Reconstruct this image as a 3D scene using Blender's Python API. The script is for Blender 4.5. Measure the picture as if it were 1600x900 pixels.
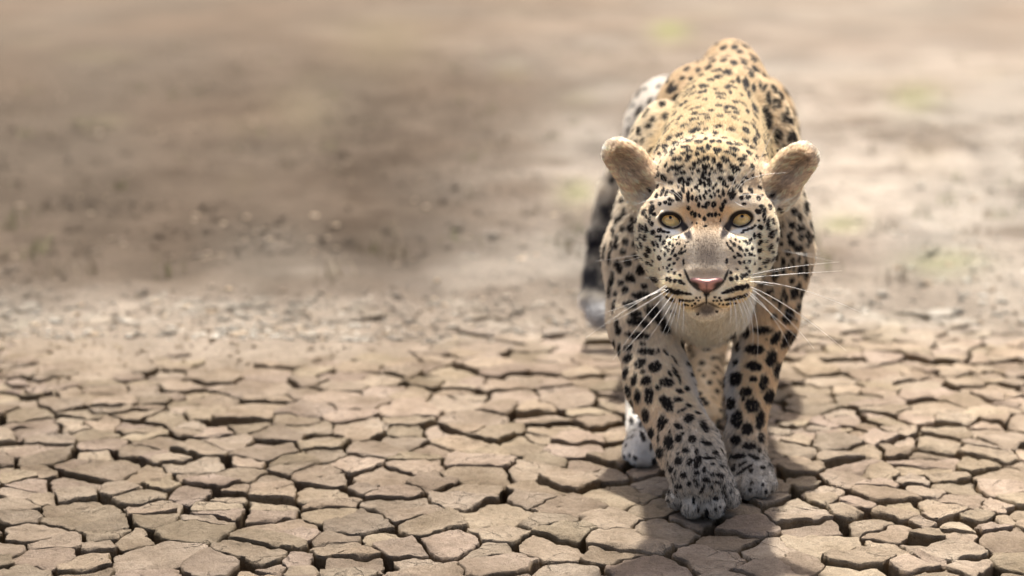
import bpy, math, random
import numpy as np

# ----------------------------------------------------------------------------
# clean start, camera, world, sun, exposure
# ----------------------------------------------------------------------------
for o in list(bpy.data.objects):
    bpy.data.objects.remove(o)
scene = bpy.context.scene
COL = scene.collection
rng = np.random.default_rng(11)

F = 2555.0 / 1600.0            # focal length in frame widths
CAM_H = 0.84
PITCH = math.radians(11.07)

cam_d = bpy.data.cameras.new("camera")
cam = bpy.data.objects.new("camera", cam_d)
COL.objects.link(cam)
cam.location = (0, 0, CAM_H)
cam.rotation_euler = (math.radians(90) - PITCH, 0, 0)
cam_d.sensor_width = 36
cam_d.lens = 36 * F
cam_d.clip_start = 0.05
cam_d.clip_end = 2000
cam_d.dof.use_dof = True
cam_d.dof.focus_distance = 2.40
cam_d.dof.aperture_fstop = 2.3
scene.camera = cam

SUN_EL, SUN_AZ = math.radians(67), math.radians(4)     # azimuth from +Y towards +X
world = bpy.data.worlds.new("World")
scene.world = world
world.use_nodes = True
wn = world.node_tree
bg = wn.nodes["Background"]
sky = wn.nodes.new("ShaderNodeTexSky")
sky.sky_type = 'NISHITA'
sky.sun_disc = False
sky.sun_elevation = SUN_EL
sky.sun_rotation = SUN_AZ
sky.air_density = 1.0
sky.dust_density = 7.0
sky.ozone_density = 1.0
wn.links.new(sky.outputs[0], bg.inputs[0])
bg.inputs[1].default_value = 0.10

sun_d = bpy.data.lights.new("sun", 'SUN')
sun_d.energy = 4.4
sun_d.angle = math.radians(1.8)
sun_d.color = (1.0, 0.965, 0.91)
sun = bpy.data.objects.new("sun", sun_d)
COL.objects.link(sun)
sun.rotation_euler = (-(math.pi / 2 - SUN_EL), 0, -SUN_AZ)
sun.location = (0, 4, 6)

scene.view_settings.view_transform = 'Standard'
scene.view_settings.look = 'None'
scene.view_settings.gamma = 1
scene.view_settings.exposure = 1.20
scene.render.engine = 'CYCLES'
scene.cycles.max_bounces = 6
scene.cycles.diffuse_bounces = 3

# ----------------------------------------------------------------------------
# helpers
# ----------------------------------------------------------------------------
CP, SP = math.cos(PITCH), math.sin(PITCH)

def P(px, py, Y):
    """world point seen at photo pixel (px, py) at distance Y along the ground"""
    a = (px - 800) / 2555.0
    b = -(py - 450) / 2555.0
    d = np.array([a, CP + b * SP, -SP + b * CP])
    t = Y / d[1]
    return np.array([0, 0, CAM_H]) + d * t

def project(p):
    """photo pixel of world points (n,3)"""
    q = p - np.array([0, 0, CAM_H])
    dz = q[:, 1] * CP - q[:, 2] * SP
    du = q[:, 1] * SP + q[:, 2] * CP
    return 800 + 2555 * q[:, 0] / dz, 450 - 2555 * du / dz

def G(px, py):
    """ground point at a photo pixel"""
    ang = PITCH + math.atan((py - 450) / 2555.0)
    return P(px, py, CAM_H / math.tan(ang))

def _hash(ix, iy, iz, seed):
    h = (ix * 374761393 + iy * 668265263 + iz * 2147483647 + seed * 1274126177) & 0xFFFFFFFF
    h = ((h ^ (h >> 13)) * 1274126177) & 0xFFFFFFFF
    h = (h ^ (h >> 16)) & 0xFFFFFFFF
    return h.astype(np.float64) / 4294967295.0

def vnoise(p, scale, seed=0):
    """smooth value noise in -1..1 at points p (n,3 or n,2)"""
    p = np.asarray(p, float) * scale
    if p.shape[1] == 2:
        p = np.column_stack([p, np.zeros(len(p))])
    i = np.floor(p).astype(np.int64)
    f = p - i
    f = f * f * (3 - 2 * f)
    r = 0
    for dx in (0, 1):
        wx = f[:, 0] if dx else 1 - f[:, 0]
        for dy in (0, 1):
            wy = f[:, 1] if dy else 1 - f[:, 1]
            for dz in (0, 1):
                wz = f[:, 2] if dz else 1 - f[:, 2]
                r = r + wx * wy * wz * _hash(i[:, 0] + dx, i[:, 1] + dy, i[:, 2] + dz, seed)
    return r * 2 - 1

def fbm(p, scale, octv=4, seed=0, gain=.5):
    a, s, r = 1.0, scale, 0
    for k in range(octv):
        r = r + a * vnoise(p, s, seed + k * 17)
        a *= gain
        s *= 2.03
    return r

def sstep(a, b, x):
    t = np.clip((x - a) / (b - a), 0, 1)
    return t * t * (3 - 2 * t)

def mesh_obj(name, verts, faces, mat=None, parent=None, smooth=True):
    me = bpy.data.meshes.new(name)
    verts = np.asarray(verts, np.float32)
    me.vertices.add(len(verts))
    me.vertices.foreach_set('co', verts.ravel())
    if isinstance(faces, tuple):
        q, t = faces
        me.loops.add(q.size + t.size)
        me.loops.foreach_set('vertex_index', np.concatenate([q.ravel(), t.ravel()]).astype(np.int32))
        me.polygons.add(len(q) + len(t))
        me.polygons.foreach_set('loop_start', np.concatenate([np.arange(len(q)) * 4, q.size + np.arange(len(t)) * 3]).astype(np.int32))
    elif isinstance(faces, np.ndarray):
        n, k = faces.shape
        me.loops.add(n * k)
        me.loops.foreach_set('vertex_index', faces.astype(np.int32).ravel())
        me.polygons.add(n)
        me.polygons.foreach_set('loop_start', np.arange(0, n * k, k, dtype=np.int32))
    else:
        flat = [v for f in faces for v in f]
        st, c = [], 0
        for f in faces:
            st.append(c); c += len(f)
        me.loops.add(len(flat))
        me.loops.foreach_set('vertex_index', flat)
        me.polygons.add(len(faces))
        me.polygons.foreach_set('loop_start', st)
    me.update(calc_edges=True)
    me.validate()
    if smooth:
        me.polygons.foreach_set('use_smooth', [True] * len(me.polygons))
    if mat:
        me.materials.append(mat)
    o = bpy.data.objects.new(name, me)
    COL.objects.link(o)
    if parent:
        o.parent = parent
    return o

def set_color(me, name, cols):
    c = np.ones((len(cols), 4), np.float32)
    c[:, :3] = cols
    a = me.color_attributes.new(name, 'FLOAT_COLOR', 'POINT')
    a.data.foreach_set('color', c.ravel())

def new_mat(name, rough=.8, spec=.3):
    m = bpy.data.materials.new(name)
    m.use_nodes = True
    nt = m.node_tree
    b = nt.nodes["Principled BSDF"]
    b.inputs['Roughness'].default_value = rough
    b.inputs['Specular IOR Level'].default_value = spec
    return m, nt, b

def node(nt, t, **kw):
    n = nt.nodes.new(t)
    for k, v in kw.items():
        if k in ('operation', 'blend_type', 'data_type', 'feature', 'noise_dimensions', 'attribute_name', 'attribute_type', 'distance', 'interpolation_type', 'clamp'):
            setattr(n, k, v)
        else:
            n.inputs[k].default_value = v
    return n

def mixc(nt, fac, a, b, mode='MIX'):
    n = nt.nodes.new('ShaderNodeMix')
    n.data_type = 'RGBA'
    n.blend_type = mode
    for s, v in ((n.inputs[0], fac), (n.inputs[6], a), (n.inputs[7], b)):
        if hasattr(v, 'is_linked') or hasattr(v, 'links'):
            nt.links.new(v, s)
        elif isinstance(v, (int, float)):
            s.default_value = v
        else:
            s.default_value = (*v, 1)
    return n.outputs[2]

def ramp(nt, src, stops):
    n = nt.nodes.new('ShaderNodeValToRGB')
    nt.links.new(src, n.inputs[0])
    cr = n.color_ramp
    while len(cr.elements) < len(stops):
        cr.elements.new(0.5)
    for e, (p, c) in zip(cr.elements, stops):
        e.position = p
        e.color = (*c, 1) if not isinstance(c, (int, float)) else (c, c, c, 1)
    return n.outputs[0]
# ----------------------------------------------------------------------------
# ground: dried mud. the sheet, the plates and what lies on it
# ----------------------------------------------------------------------------
def mud_material(name, sheet=False):
    m, nt, b = new_mat(name, 1.0, .0)
    L = nt.links
    geo = nt.nodes.new('ShaderNodeNewGeometry')
    pos = geo.outputs['Position']
    n1 = node(nt, 'ShaderNodeTexNoise', Scale=9.0, Detail=6.0, Roughness=.6); L.new(pos, n1.inputs['Vector'])
    n2 = node(nt, 'ShaderNodeTexNoise', Scale=85.0, Detail=6.0, Roughness=.72); L.new(pos, n2.inputs['Vector'])
    n3 = node(nt, 'ShaderNodeTexNoise', Scale=2.2, Detail=3.0, Roughness=.5); L.new(pos, n3.inputs['Vector'])
    n4 = node(nt, 'ShaderNodeTexNoise', Scale=420.0, Detail=3.0, Roughness=.7); L.new(pos, n4.inputs['Vector'])
    base = ramp(nt, n1.outputs[0], [(.30, (.182, .140, .099)), (.5, (.248, .195, .143)), (.70, (.325, .262, .197))])
    c = mixc(nt, .55, base, ramp(nt, n2.outputs[0], [(.30, .30), (.5, .50), (.72, .66)]), 'OVERLAY')
    c = mixc(nt, .35, c, ramp(nt, n3.outputs[0], [(.35, .42), (.65, .58)]), 'OVERLAY')
    c = mixc(nt, .25, c, ramp(nt, n4.outputs[0], [(.35, .25), (.65, .72)]), 'OVERLAY')
    if sheet:
        at = node(nt, 'ShaderNodeAttribute', attribute_name='soil')
        fine = mixc(nt, .6, at.outputs['Color'], ramp(nt, n2.outputs[0], [(.30, .25), (.72, .75)]), 'OVERLAY')
        c = mixc(nt, at.outputs['Alpha'], c, fine)
    else:
        at = node(nt, 'ShaderNodeAttribute', attribute_name='tint')
        c = mixc(nt, 1.0, c, at.outputs['Color'], 'MULTIPLY')
    L.new(c, b.inputs['Base Color'])
    # fine relief: grain, small pits and hairline cracks
    wv = nt.nodes.new('ShaderNodeVectorMath'); wv.operation = 'MULTIPLY_ADD'
    nn = node(nt, 'ShaderNodeTexNoise', Scale=30.0, Detail=3.0); L.new(pos, nn.inputs['Vector'])
    L.new(nn.outputs['Color'], wv.inputs[0]); wv.inputs[1].default_value = (.035, .035, .035); L.new(pos, wv.inputs[2])
    vo = node(nt, 'ShaderNodeTexVoronoi', feature='DISTANCE_TO_EDGE', Scale=17.0); L.new(wv.outputs[0], vo.inputs['Vector'])
    cr = ramp(nt, vo.outputs['Distance'], [(0.0, 0.0), (.034, 1.0)])
    msk = ramp(nt, n1.outputs[0], [(.56, 1.0), (.62, 0.0)])
    crk = node(nt, 'ShaderNodeMath', operation='MAXIMUM'); L.new(cr, crk.inputs[0]); L.new(msk, crk.inputs[1])
    b1 = node(nt, 'ShaderNodeBump', Strength=1.0, Distance=.009); L.new(n2.outputs[0], b1.inputs['Height'])
    b2 = node(nt, 'ShaderNodeBump', Strength=1.0, Distance=.0028); L.new(n4.outputs[0], b2.inputs['Height']); L.new(b1.outputs[0], b2.inputs['Normal'])
    b3 = node(nt, 'ShaderNodeBump', Strength=1.0, Distance=.009); L.new(crk.outputs[0], b3.inputs['Height']); L.new(b2.outputs[0], b3.inputs['Normal'])
    L.new(b3.outputs[0] if not sheet else b2.outputs[0], b.inputs['Normal'])
    return m

M_PLATE = mud_material('dried_mud')
M_GROUND = mud_material('ground_soil', True)

# --- sheet -------------------------------------------------------------------
ys = np.concatenate([np.arange(-6, 1.6, .4), np.arange(1.6, 9, .03), 9 * 1.025 ** np.arange(0, 210)])
xh = np.concatenate([np.arange(0, 2.6, .04), 2.6 * 1.07 ** np.arange(0, 92)])
xs = np.concatenate([-xh[:0:-1], xh])
gx, gy = np.meshgrid(xs, ys)
gp = np.column_stack([gx.ravel(), gy.ravel()])
Yv = gp[:, 1]

def ground_z(p):
    Y = p[:, 1]
    lift = sstep(2.8, 4.2, Y + .40 * vnoise(p, 3.0, 5) + .35 * vnoise(p, .9, 6)) ** .8
    z = -.080 + .077 * lift
    bump = fbm(p, 9.0, 4, 3) * (.006 + .006 * sstep(3.7, 4.3, Y)) * lift + fbm(p, 2.6, 3, 8) * .012 * sstep(4, 5.5, Y)
    z = z + bump + (1 - lift) * fbm(p, 22, 3, 4) * .003
    z = z + fbm(p, .12, 3, 21) * .12 * sstep(9, 30, Y)
    return z

gz = ground_z(gp)
idx = np.arange(len(gp)).reshape(gx.shape)
gf = np.stack([idx[:-1, :-1], idx[:-1, 1:], idx[1:, 1:], idx[1:, :-1]], -1).reshape(-1, 4)
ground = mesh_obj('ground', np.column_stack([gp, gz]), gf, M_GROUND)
ground['kind'] = 'structure'
ground['label'] = 'dry cracked earth running back to bare brown soil'

def soil_colour(p):
    """colour of the bare soil, with real patches of darker and paler earth and sparse dry growth"""
    Y = np.maximum(p[:, 1], .5)
    u = p[:, 0] / Y * 2555 / CP + 800
    lv = np.log(Y)
    q = np.column_stack([p[:, 0] / Y * 15, lv * 3.4])
    n1 = fbm(q, .9, 4, 31)
    n2 = fbm(np.column_stack([p[:, 0] * 1.0, Y * .8]), 2.4, 4, 47)
    pale = np.array([.275, .238, .195])
    rose = np.array([.205, .172, .140])
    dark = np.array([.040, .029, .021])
    mid = np.array([.099, .077, .058])
    straw = np.array([.19, .16, .095])
    green = np.array([.19, .20, .075])
    c = np.tile(pale, (len(p), 1))
    def blend(c, col, w):
        w = np.clip(w, 0, 1)[:, None]
        return c * (1 - w) + col * w
    # dark bare earth on the near left, browner band beyond it
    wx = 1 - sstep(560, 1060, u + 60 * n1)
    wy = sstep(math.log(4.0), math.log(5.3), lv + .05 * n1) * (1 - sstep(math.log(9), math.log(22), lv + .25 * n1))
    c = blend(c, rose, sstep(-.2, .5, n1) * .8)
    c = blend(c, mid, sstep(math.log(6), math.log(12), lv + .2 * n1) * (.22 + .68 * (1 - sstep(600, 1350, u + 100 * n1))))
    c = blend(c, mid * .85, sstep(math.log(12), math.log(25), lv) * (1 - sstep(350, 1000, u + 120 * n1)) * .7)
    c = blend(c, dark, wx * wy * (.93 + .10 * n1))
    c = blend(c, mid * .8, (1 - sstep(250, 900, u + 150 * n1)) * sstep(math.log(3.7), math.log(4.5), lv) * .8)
    c = blend(c, straw, sstep(.45, .9, vnoise(q, 1.6, 77)) * .2 * sstep(math.log(5), math.log(8), lv))
    c = blend(c, mid, sstep(.05, .6, n2) * .6 * sstep(3.6, 4.4, Y) * (1 - sstep(8, 16, Y) * .6))
    c = blend(c, pale * 1.3, sstep(.25, .8, -n2) * .5 * (1 - .95 * np.clip(wx * wy * 1.6, 0, 1)) * (1 - .85 * sstep(6, 11, Y)))
    c = blend(c, mid * 1.15, sstep(math.log(13), math.log(30), lv) * .45)
    c = c * (1 + .13 * vnoise(q, 2.3, 78) + .11 * vnoise(q, 5.5, 79) + .10 * vnoise(q, 13, 82))[:, None] * (1 + .05 * np.clip(vnoise(q, 1.3, 80), -1, 1)[:, None] * np.array([[.6, -.1, -.6]]))
    # small yellow green growth far back
    for (px, py, rx, rl, w) in ((1048, 50, 32, .16, .5), (600, 60, 90, .4, .22), (470, 170, 60, .2, .2), (1440, 150, 40, .12, .45), (905, 300, 30, .06, .5), (1500, 412, 70, .045, .45), (1330, 345, 40, .05, .5), (60, 640, 10, .02, .0)):
        g = G(px, py)
        d = ((u - px) / rx) ** 2 + ((lv - math.log(g[1])) / rl) ** 2
        c = blend(c, green if w > .42 else straw, np.exp(-d * 1.2) * w)
    return np.clip(c, .02, .8)

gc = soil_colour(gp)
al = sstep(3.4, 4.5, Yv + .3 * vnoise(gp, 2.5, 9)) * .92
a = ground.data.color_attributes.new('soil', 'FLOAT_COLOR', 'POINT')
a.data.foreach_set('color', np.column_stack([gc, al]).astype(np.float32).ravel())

# --- plates ------------------------------------------------------------------
def make_sites():
    N0 = 34000
    cand = np.column_stack([rng.uniform(-1.75, 2.0, N0), rng.uniform(1.75, 4.75, N0)])
    rr = .061 + .020 * fbm(cand, 3.0, 2, 61) + rng.uniform(-.024, .026, N0)
    grid, out = {}, []
    cs = .12
    for k in range(N0):
        x, y = cand[k]
        if abs(x) > .36 * y + .42: continue
        r = rr[k]
        sx, sy = 1.50, .68 - .12 * min(max((y - 2.4) / 1.2, 0), 1)
        gi, gj = int(x / cs + 100), int(y / cs)
        ok = True
        for a_ in (gi - 1, gi, gi + 1):
            for b_ in (gj - 1, gj, gj + 1):
                for (x2, y2, r2) in grid.get((a_, b_), ()):
                    if math.hypot((x2 - x) / sx, (y2 - y) / sy) < (r2 + r) * .5:
                        ok = False; break
                if not ok: break
            if not ok: break
        if ok:
            grid.setdefault((gi, gj), []).append((x, y, r)); out.append((x, y, r))
    out = np.array(out)
    return out[:, :2], out[:, 2]
sites, srad = make_sites()

def clip_poly(poly, n, c):
    """keep the side n.p <= c"""
    out = []
    m = len(poly)
    for i in range(m):
        p, q = poly[i], poly[(i + 1) % m]
        dp, dq = n[0] * p[0] + n[1] * p[1] - c, n[0] * q[0] + n[1] * q[1] - c
        if dp <= 0: out.append(p)
        if dp * dq < 0:
            t = dp / (dp - dq)
            out.append((p[0] + (q[0] - p[0]) * t, p[1] + (q[1] - p[1]) * t))
    return out

def gap_between(i, j):
    a_, b_ = min(i, j), max(i, j)
    r = random.Random(int(a_ * 7919 + b_ * 104729)).random()
    mid = (sites[i] + sites[j]) / 2
    f = 1.0 if mid[1] < 2.9 else max(.45, 1 - (mid[1] - 2.9) * .5)
    if r < .30: g = .0012 + .002 * (r / .30)
    elif r < .80: g = .0035 + .005 * (r - .30) / .5
    else: g = .009 + .013 * (r - .8) / .2
    return g * f

def warp(p):
    w = np.column_stack([vnoise(p, 11, 101) * .010 + vnoise(p, 34, 102) * .0052 + vnoise(p, 90, 103) * .0034 + vnoise(p, 260, 107) * .0014,
                         vnoise(p, 11, 104) * .009 + vnoise(p, 34, 105) * .0045 + vnoise(p, 90, 106) * .0030 + vnoise(p, 260, 108) * .0013])
    return p + w

def plate_mesh(i):
    s = sites[i]
    d = np.hypot(sites[:, 0] - s[0], (sites[:, 1] - s[1]))
    nb = np.argsort(d)[1:22]
    poly = [(s[0] - .16, s[1] - .16), (s[0] + .16, s[1] - .16), (s[0] + .16, s[1] + .16), (s[0] - .16, s[1] + .16)]
    for j in nb:
        n = sites[j] - s
        ln = np.hypot(*n); n = n / ln
        # size-weighted boundary
        off = (ln + (srad[i] - srad[j]) * .5) / 2
        poly = clip_poly(poly, n, n @ s + off - gap_between(i, j) / 2)
        if len(poly) < 3: return None
    poly = np.array(poly)
    if s[1] > 4.3 + .7 * vnoise(s[None], 1.6, 96)[0]: return None
    near = s[1] < 3.1
    step = .0055 if near else .009 if s[1] < 3.7 else .014
    ring = []
    for k in range(len(poly)):
        p, q = poly[k], poly[(k + 1) % len(poly)]
        m = max(1, int(np.hypot(*(q - p)) / step))
        for t in range(m): ring.append(p + (q - p) * t / m)
    ring = np.array(ring)
    if len(ring) < 8: return None
    # soften corners
    ring = (ring * 10 + np.roll(ring, 1, 0) + np.roll(ring, -1, 0)) / 12
    cen0 = ring.mean(0)
    r_ = random.Random(i * 31 + 5)
    tx, ty = r_.uniform(-.07, .07), r_.uniform(-.05, .07)
    z0 = r_.uniform(-.010, .004) - .018 * float(sstep(3.1, 4.4, s[1] + .8 * vnoise(s[None] * np.array([[1, 1.6]]), 1.7, 95)[0]))
    cup = r_.uniform(-.001, .0045)
    th = r_.uniform(.060, .075)
    nsd = 300 + i
    levels = [(1.0, 0, 'bot'), (1.0, .35, 'wall'), (1.0, .7, 'wall'), (1.0, .93, 'wall'), (.985, 1, 'top'), (.93, 1, 'top'), (.80, 1, 'top'), (.62, 1, 'top'), (.42, 1, 'top'), (.2, 1, 'top')]
    if not near: levels = [levels[k] for k in (0, 2, 3, 4, 5, 7, 8)]
    m = len(ring); nl = len(levels)
    SC = np.repeat([l[0] for l in levels], m); HH = np.repeat([l[1] for l in levels], m)
    wall = np.repeat([l[2] != 'top' for l in levels], m); bot = np.repeat([l[2] == 'bot' for l in levels], m)
    r2 = np.vstack([cen0 + (np.tile(ring, (nl, 1)) - cen0) * SC[:, None], cen0[None]])
    w2 = warp(r2)
    wc, w2 = w2[-1], w2[:-1]
    out = (w2 - wc) / np.maximum(np.hypot(*(w2 - wc).T), 1e-6)[:, None]
    p3 = np.column_stack([w2, HH * .06])
    rough = vnoise(p3, 130, nsd) * .0018 + vnoise(p3, 45, nsd + 1) * .0028
    shift = np.where(wall, rough + np.where(bot, -.004, -.0014 * (1 - HH)), 0)
    w2 = w2 + out * shift[:, None]
    rel = w2 - wc
    ztop = z0 + rel[:, 0] * tx + rel[:, 1] * ty + vnoise(w2, 28, 71) * .0024 + vnoise(w2, 75, 72) * .0012 + vnoise(w2, 170, 73) * .0006
    fl = sstep(.25, .6, vnoise(w2, 42, 88)) * np.where(SC > .9, .0045, np.where(SC > .75, .0012, 0))
    zt = ztop + cup * SC * SC - np.where(SC > .96, .0009, 0) - fl
    z = np.where(wall, -th + (ztop + cup - fl - .0035 + th) * HH, zt)
    verts = np.vstack([np.column_stack([w2, z]), [[wc[0], wc[1], z0 + vnoise(wc[None], 28, 71)[0] * .0024]]])
    n = m; F_ = []
    a_ = np.arange(n); b_ = (a_ + 1) % n
    for k in range(nl - 1):
        F_.append(np.stack([k * n + a_, k * n + b_, (k + 1) * n + b_, (k + 1) * n + a_], 1))
    quads = np.vstack(F_)
    last = (nl - 1) * n
    tris = np.stack([last + a_, last + b_, np.full(n, len(verts) - 1)], 1)
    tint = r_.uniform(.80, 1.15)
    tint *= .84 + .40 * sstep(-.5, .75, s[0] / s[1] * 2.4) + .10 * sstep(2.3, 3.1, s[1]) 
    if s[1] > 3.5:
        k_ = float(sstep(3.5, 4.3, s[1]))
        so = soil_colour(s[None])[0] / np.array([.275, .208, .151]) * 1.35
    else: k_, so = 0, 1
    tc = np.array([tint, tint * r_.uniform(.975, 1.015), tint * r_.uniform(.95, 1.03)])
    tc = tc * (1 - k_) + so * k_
    # walls: yellower crumbly earth, also darkened to put crack shade into the tint
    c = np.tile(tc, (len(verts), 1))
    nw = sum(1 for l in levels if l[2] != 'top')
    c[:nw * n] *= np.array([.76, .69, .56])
    return verts, quads, tris, c

allp = []
for i in range(len(sites)):
    m_ = plate_mesh(i)
    if m_: allp.append((i, m_))
def show_size(i):
    s = sites[i]
    u, v = project(np.array([[s[0], s[1], 0]]))
    inside = -60 < u[0] < 1660 and v[0] < 960
    return (0 if inside else 1, s[1])
allp.sort(key=lambda t: show_size(t[0]))
bulk_v, bulk_f, bulk_t, bulk_c, off = [], [], [], [], 0
for k, (i, (v, q, t, c)) in enumerate(allp):
    if k < 300:
        s = np.array([sites[i][0], sites[i][1], 0])
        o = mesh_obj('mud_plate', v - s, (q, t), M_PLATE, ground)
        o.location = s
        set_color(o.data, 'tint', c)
    else:
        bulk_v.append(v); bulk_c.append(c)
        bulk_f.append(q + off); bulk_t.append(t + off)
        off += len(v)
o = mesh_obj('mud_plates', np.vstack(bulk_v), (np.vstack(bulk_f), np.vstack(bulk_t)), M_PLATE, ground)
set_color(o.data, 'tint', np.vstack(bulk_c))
o['kind'] = 'stuff'
print('plates', len(allp))

# --- crumbs and clods lying in the cracks and on the soil ---------------------
def ico():
    t = (1 + 5 ** .5) / 2
    v = np.array([(-1, t, 0), (1, t, 0), (-1, -t, 0), (1, -t, 0), (0, -1, t), (0, 1, t), (0, -1, -t), (0, 1, -t), (t, 0, -1), (t, 0, 1), (-t, 0, -1), (-t, 0, 1)], float)
    v /= np.linalg.norm(v[0])
    f = np.array([(0, 11, 5), (0, 5, 1), (0, 1, 7), (0, 7, 10), (0, 10, 11), (1, 5, 9), (5, 11, 4), (11, 10, 2), (10, 7, 6), (7, 1, 8), (3, 9, 4), (3, 4, 2), (3, 2, 6), (3, 6, 8), (3, 8, 9), (4, 9, 5), (2, 4, 11), (6, 2, 10), (8, 6, 7), (9, 8, 1)])
    return v, f
ICOV, ICOF = ico()
def lumps(name, pos, size, tint, mat, kind='stuff', flat=.6, parent=None, label=None, cat=None):
    n = len(pos)
    d = 1 + rng.uniform(-.32, .32, (n, 12, 1))
    ang = rng.uniform(0, 6.28, n)
    v = ICOV[None] * d * size[:, None, None] * np.stack([1 + rng.uniform(-.3, .4, n), 1 + rng.uniform(-.3, .3, n), np.full(n, flat)], 1)[:, None, :]
    ca, sa = np.cos(ang)[:, None], np.sin(ang)[:, None]
    v = np.stack([v[..., 0] * ca - v[..., 1] * sa, v[..., 0] * sa + v[..., 1] * ca, v[..., 2]], -1) + pos[:, None, :]
    f = (ICOF[None] + (np.arange(n) * 12)[:, None, None]).reshape(-1, 3)
    o = mesh_obj(name, v.reshape(-1, 3), f, mat, parent)
    set_color(o.data, 'tint', np.repeat(tint, 12, 0))
    o['kind'] = kind
    if label: o['label'] = label
    if cat: o['category'] = cat
    return o
n = 5200
cy = 1.85 + 2.2 * rng.random(n) ** 1.3
cx = rng.uniform(-1, 1, n) * (.36 * cy + .3)
cp_ = np.column_stack([cx, cy])
cz = ground_z(cp_) + rng.uniform(-.001, .006, n)
lumps('mud_crumbs', np.column_stack([cp_, cz]), rng.uniform(.0018, .0075, n) * rng.uniform(.5, 1, n), np.tile([.95, .9, .82], (n, 1)) * rng.uniform(.75, 1.05, (n, 1)), M_PLATE,
      label='loose crumbs of dry mud lying down in the cracks', cat='mud crumbs')
# clods over the bare soil behind
n = 15000
cy = 3.7 * np.exp(rng.random(n) ** 1.5 * 1.35)
cx = rng.uniform(-1, 1, n) * (.36 * cy + .4)
cp_ = np.column_stack([cx, cy])
keep = vnoise(cp_, 2.2, 141) + .5 * vnoise(cp_, 6, 142) + rng.uniform(-.6, .6, n) > .05 + .10 * (cp_[:, 1] - 4).clip(0, 9)
cp_ = cp_[keep]; n = len(cp_)
sc_ = soil_colour(cp_)
sz = rng.uniform(.003, .014, n) * rng.uniform(.4, 1.2, n) * (.7 + .08 * cp_[:, 1])
tt = sc_ / np.array([.275, .208, .151]) * rng.uniform(1.1, 2.4, (n, 1))
bright = rng.random(n) < .10
tt[bright] = np.array([1.9, 1.9, 1.85])
lumps('soil_clods', np.column_stack([cp_, ground_z(cp_) + sz * .15]), sz, tt, M_PLATE, flat=.34,
      label='small clods and stones scattered over the bare soil behind', cat='clods')
# dry stubble
m, nt, b = new_mat('dry_grass', .8, .2)
at = node(nt, 'ShaderNodeAttribute', attribute_name='tint')
nz = node(nt, 'ShaderNodeTexNoise', Scale=60.0)
nt.links.new(mixc(nt, .4, at.outputs['Color'], ramp(nt, nz.outputs[0], [(.3, .3), (.7, .7)]), 'OVERLAY'), b.inputs['Base Color'])
nt_ = 420
ty_ = 4.3 * np.exp(rng.random(nt_) * 1.5)
tx_ = rng.uniform(-1, 1, nt_) * (.36 * ty_ + .4)
tp = np.column_stack([tx_, ty_])
keep = vnoise(tp, 1.1, 201) + rng.uniform(-.5, .5, nt_) > .0
tp = tp[keep]; nt_ = len(tp)
nb = 14
root = np.repeat(tp, nb, 0) + rng.normal(0, .025, (nt_ * nb, 2))
tz = ground_z(root)
nB = len(root)
hh = rng.uniform(.02, .07, nB)
an = rng.uniform(0, 6.28, nB); lean = rng.uniform(.1, .9, nB)
dx, dy = np.cos(an), np.sin(an)
w_ = rng.uniform(.0008, .002, nB)
b0 = np.column_stack([root[:, 0] - dy * w_, root[:, 1] + dx * w_, tz - .003])
b1 = np.column_stack([root[:, 0] + dy * w_, root[:, 1] - dx * w_, tz - .003])
m0 = np.column_stack([root[:, 0] + dx * lean * hh * .4 - dy * w_ * .7, root[:, 1] + dy * lean * hh * .4 + dx * w_ * .7, tz + hh * .6])
m1 = np.column_stack([root[:, 0] + dx * lean * hh * .4 + dy * w_ * .7, root[:, 1] + dy * lean * hh * .4 - dx * w_ * .7, tz + hh * .6])
t0 = np.column_stack([root[:, 0] + dx * lean * hh, root[:, 1] + dy * lean * hh, tz + hh * .95])
V = np.stack([b0, b1, m1, m0, t0], 1).reshape(-1, 3)
base_i = np.arange(nB) * 5
faces = np.vstack([np.stack([base_i, base_i + 1, base_i + 2], 1), np.stack([base_i, base_i + 2, base_i + 3], 1), np.stack([base_i + 3, base_i + 2, base_i + 4], 1)])
tc = np.where(rng.random((nt_, 1)) < .3, np.array([[.20, .21, .08]]), np.array([[.27, .22, .14]])) * rng.uniform(.6, 1.2, (nt_, 1))
o = mesh_obj('dry_grass', V, faces, m)
set_color(o.data, 'tint', np.repeat(np.repeat(tc, nb, 0), 5, 0))
o['kind'] = 'stuff'; o['label'] = 'sparse tufts of short dry grass on the soil behind'; o['category'] = 'dry grass'
# ----------------------------------------------------------------------------
# leopard: one body surface, grown from a signed distance field
# ----------------------------------------------------------------------------
PRIMS = []      # in order of union
def rotm(ax, ay, az):
    """pitch about x, yaw about y, roll about z (roll = turn in the picture plane), degrees; local z = up, y = away"""
    a, b_, c = [math.radians(t) for t in (ax, ay, az)]
    Rx = np.array([[1, 0, 0], [0, math.cos(a), -math.sin(a)], [0, math.sin(a), math.cos(a)]])
    Ry = np.array([[math.cos(b_), 0, math.sin(b_)], [0, 1, 0], [-math.sin(b_), 0, math.cos(b_)]])
    Rz = np.array([[math.cos(c), -math.sin(c), 0], [math.sin(c), math.cos(c), 0], [0, 0, 1]])
    return Rx @ Ry @ Rz

def ell(c, r, rot=(0, 0, 0), k=.02, op='add', **at):
    PRIMS.append(dict(t='e', c=np.array(c, float), r=np.array(r, float), R=rotm(*rot), k=k, op=op, at=at))
def cone(a, b_, ra, rb, k=.03, op='add', flat=None, **at):
    """round cone; flat=(axis vector, factor) squeezes it along an axis"""
    PRIMS.append(dict(t='c', a=np.array(a, float), b=np.array(b_, float), ra=ra, rb=rb, k=k, op=op, flat=flat, at=at))

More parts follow.
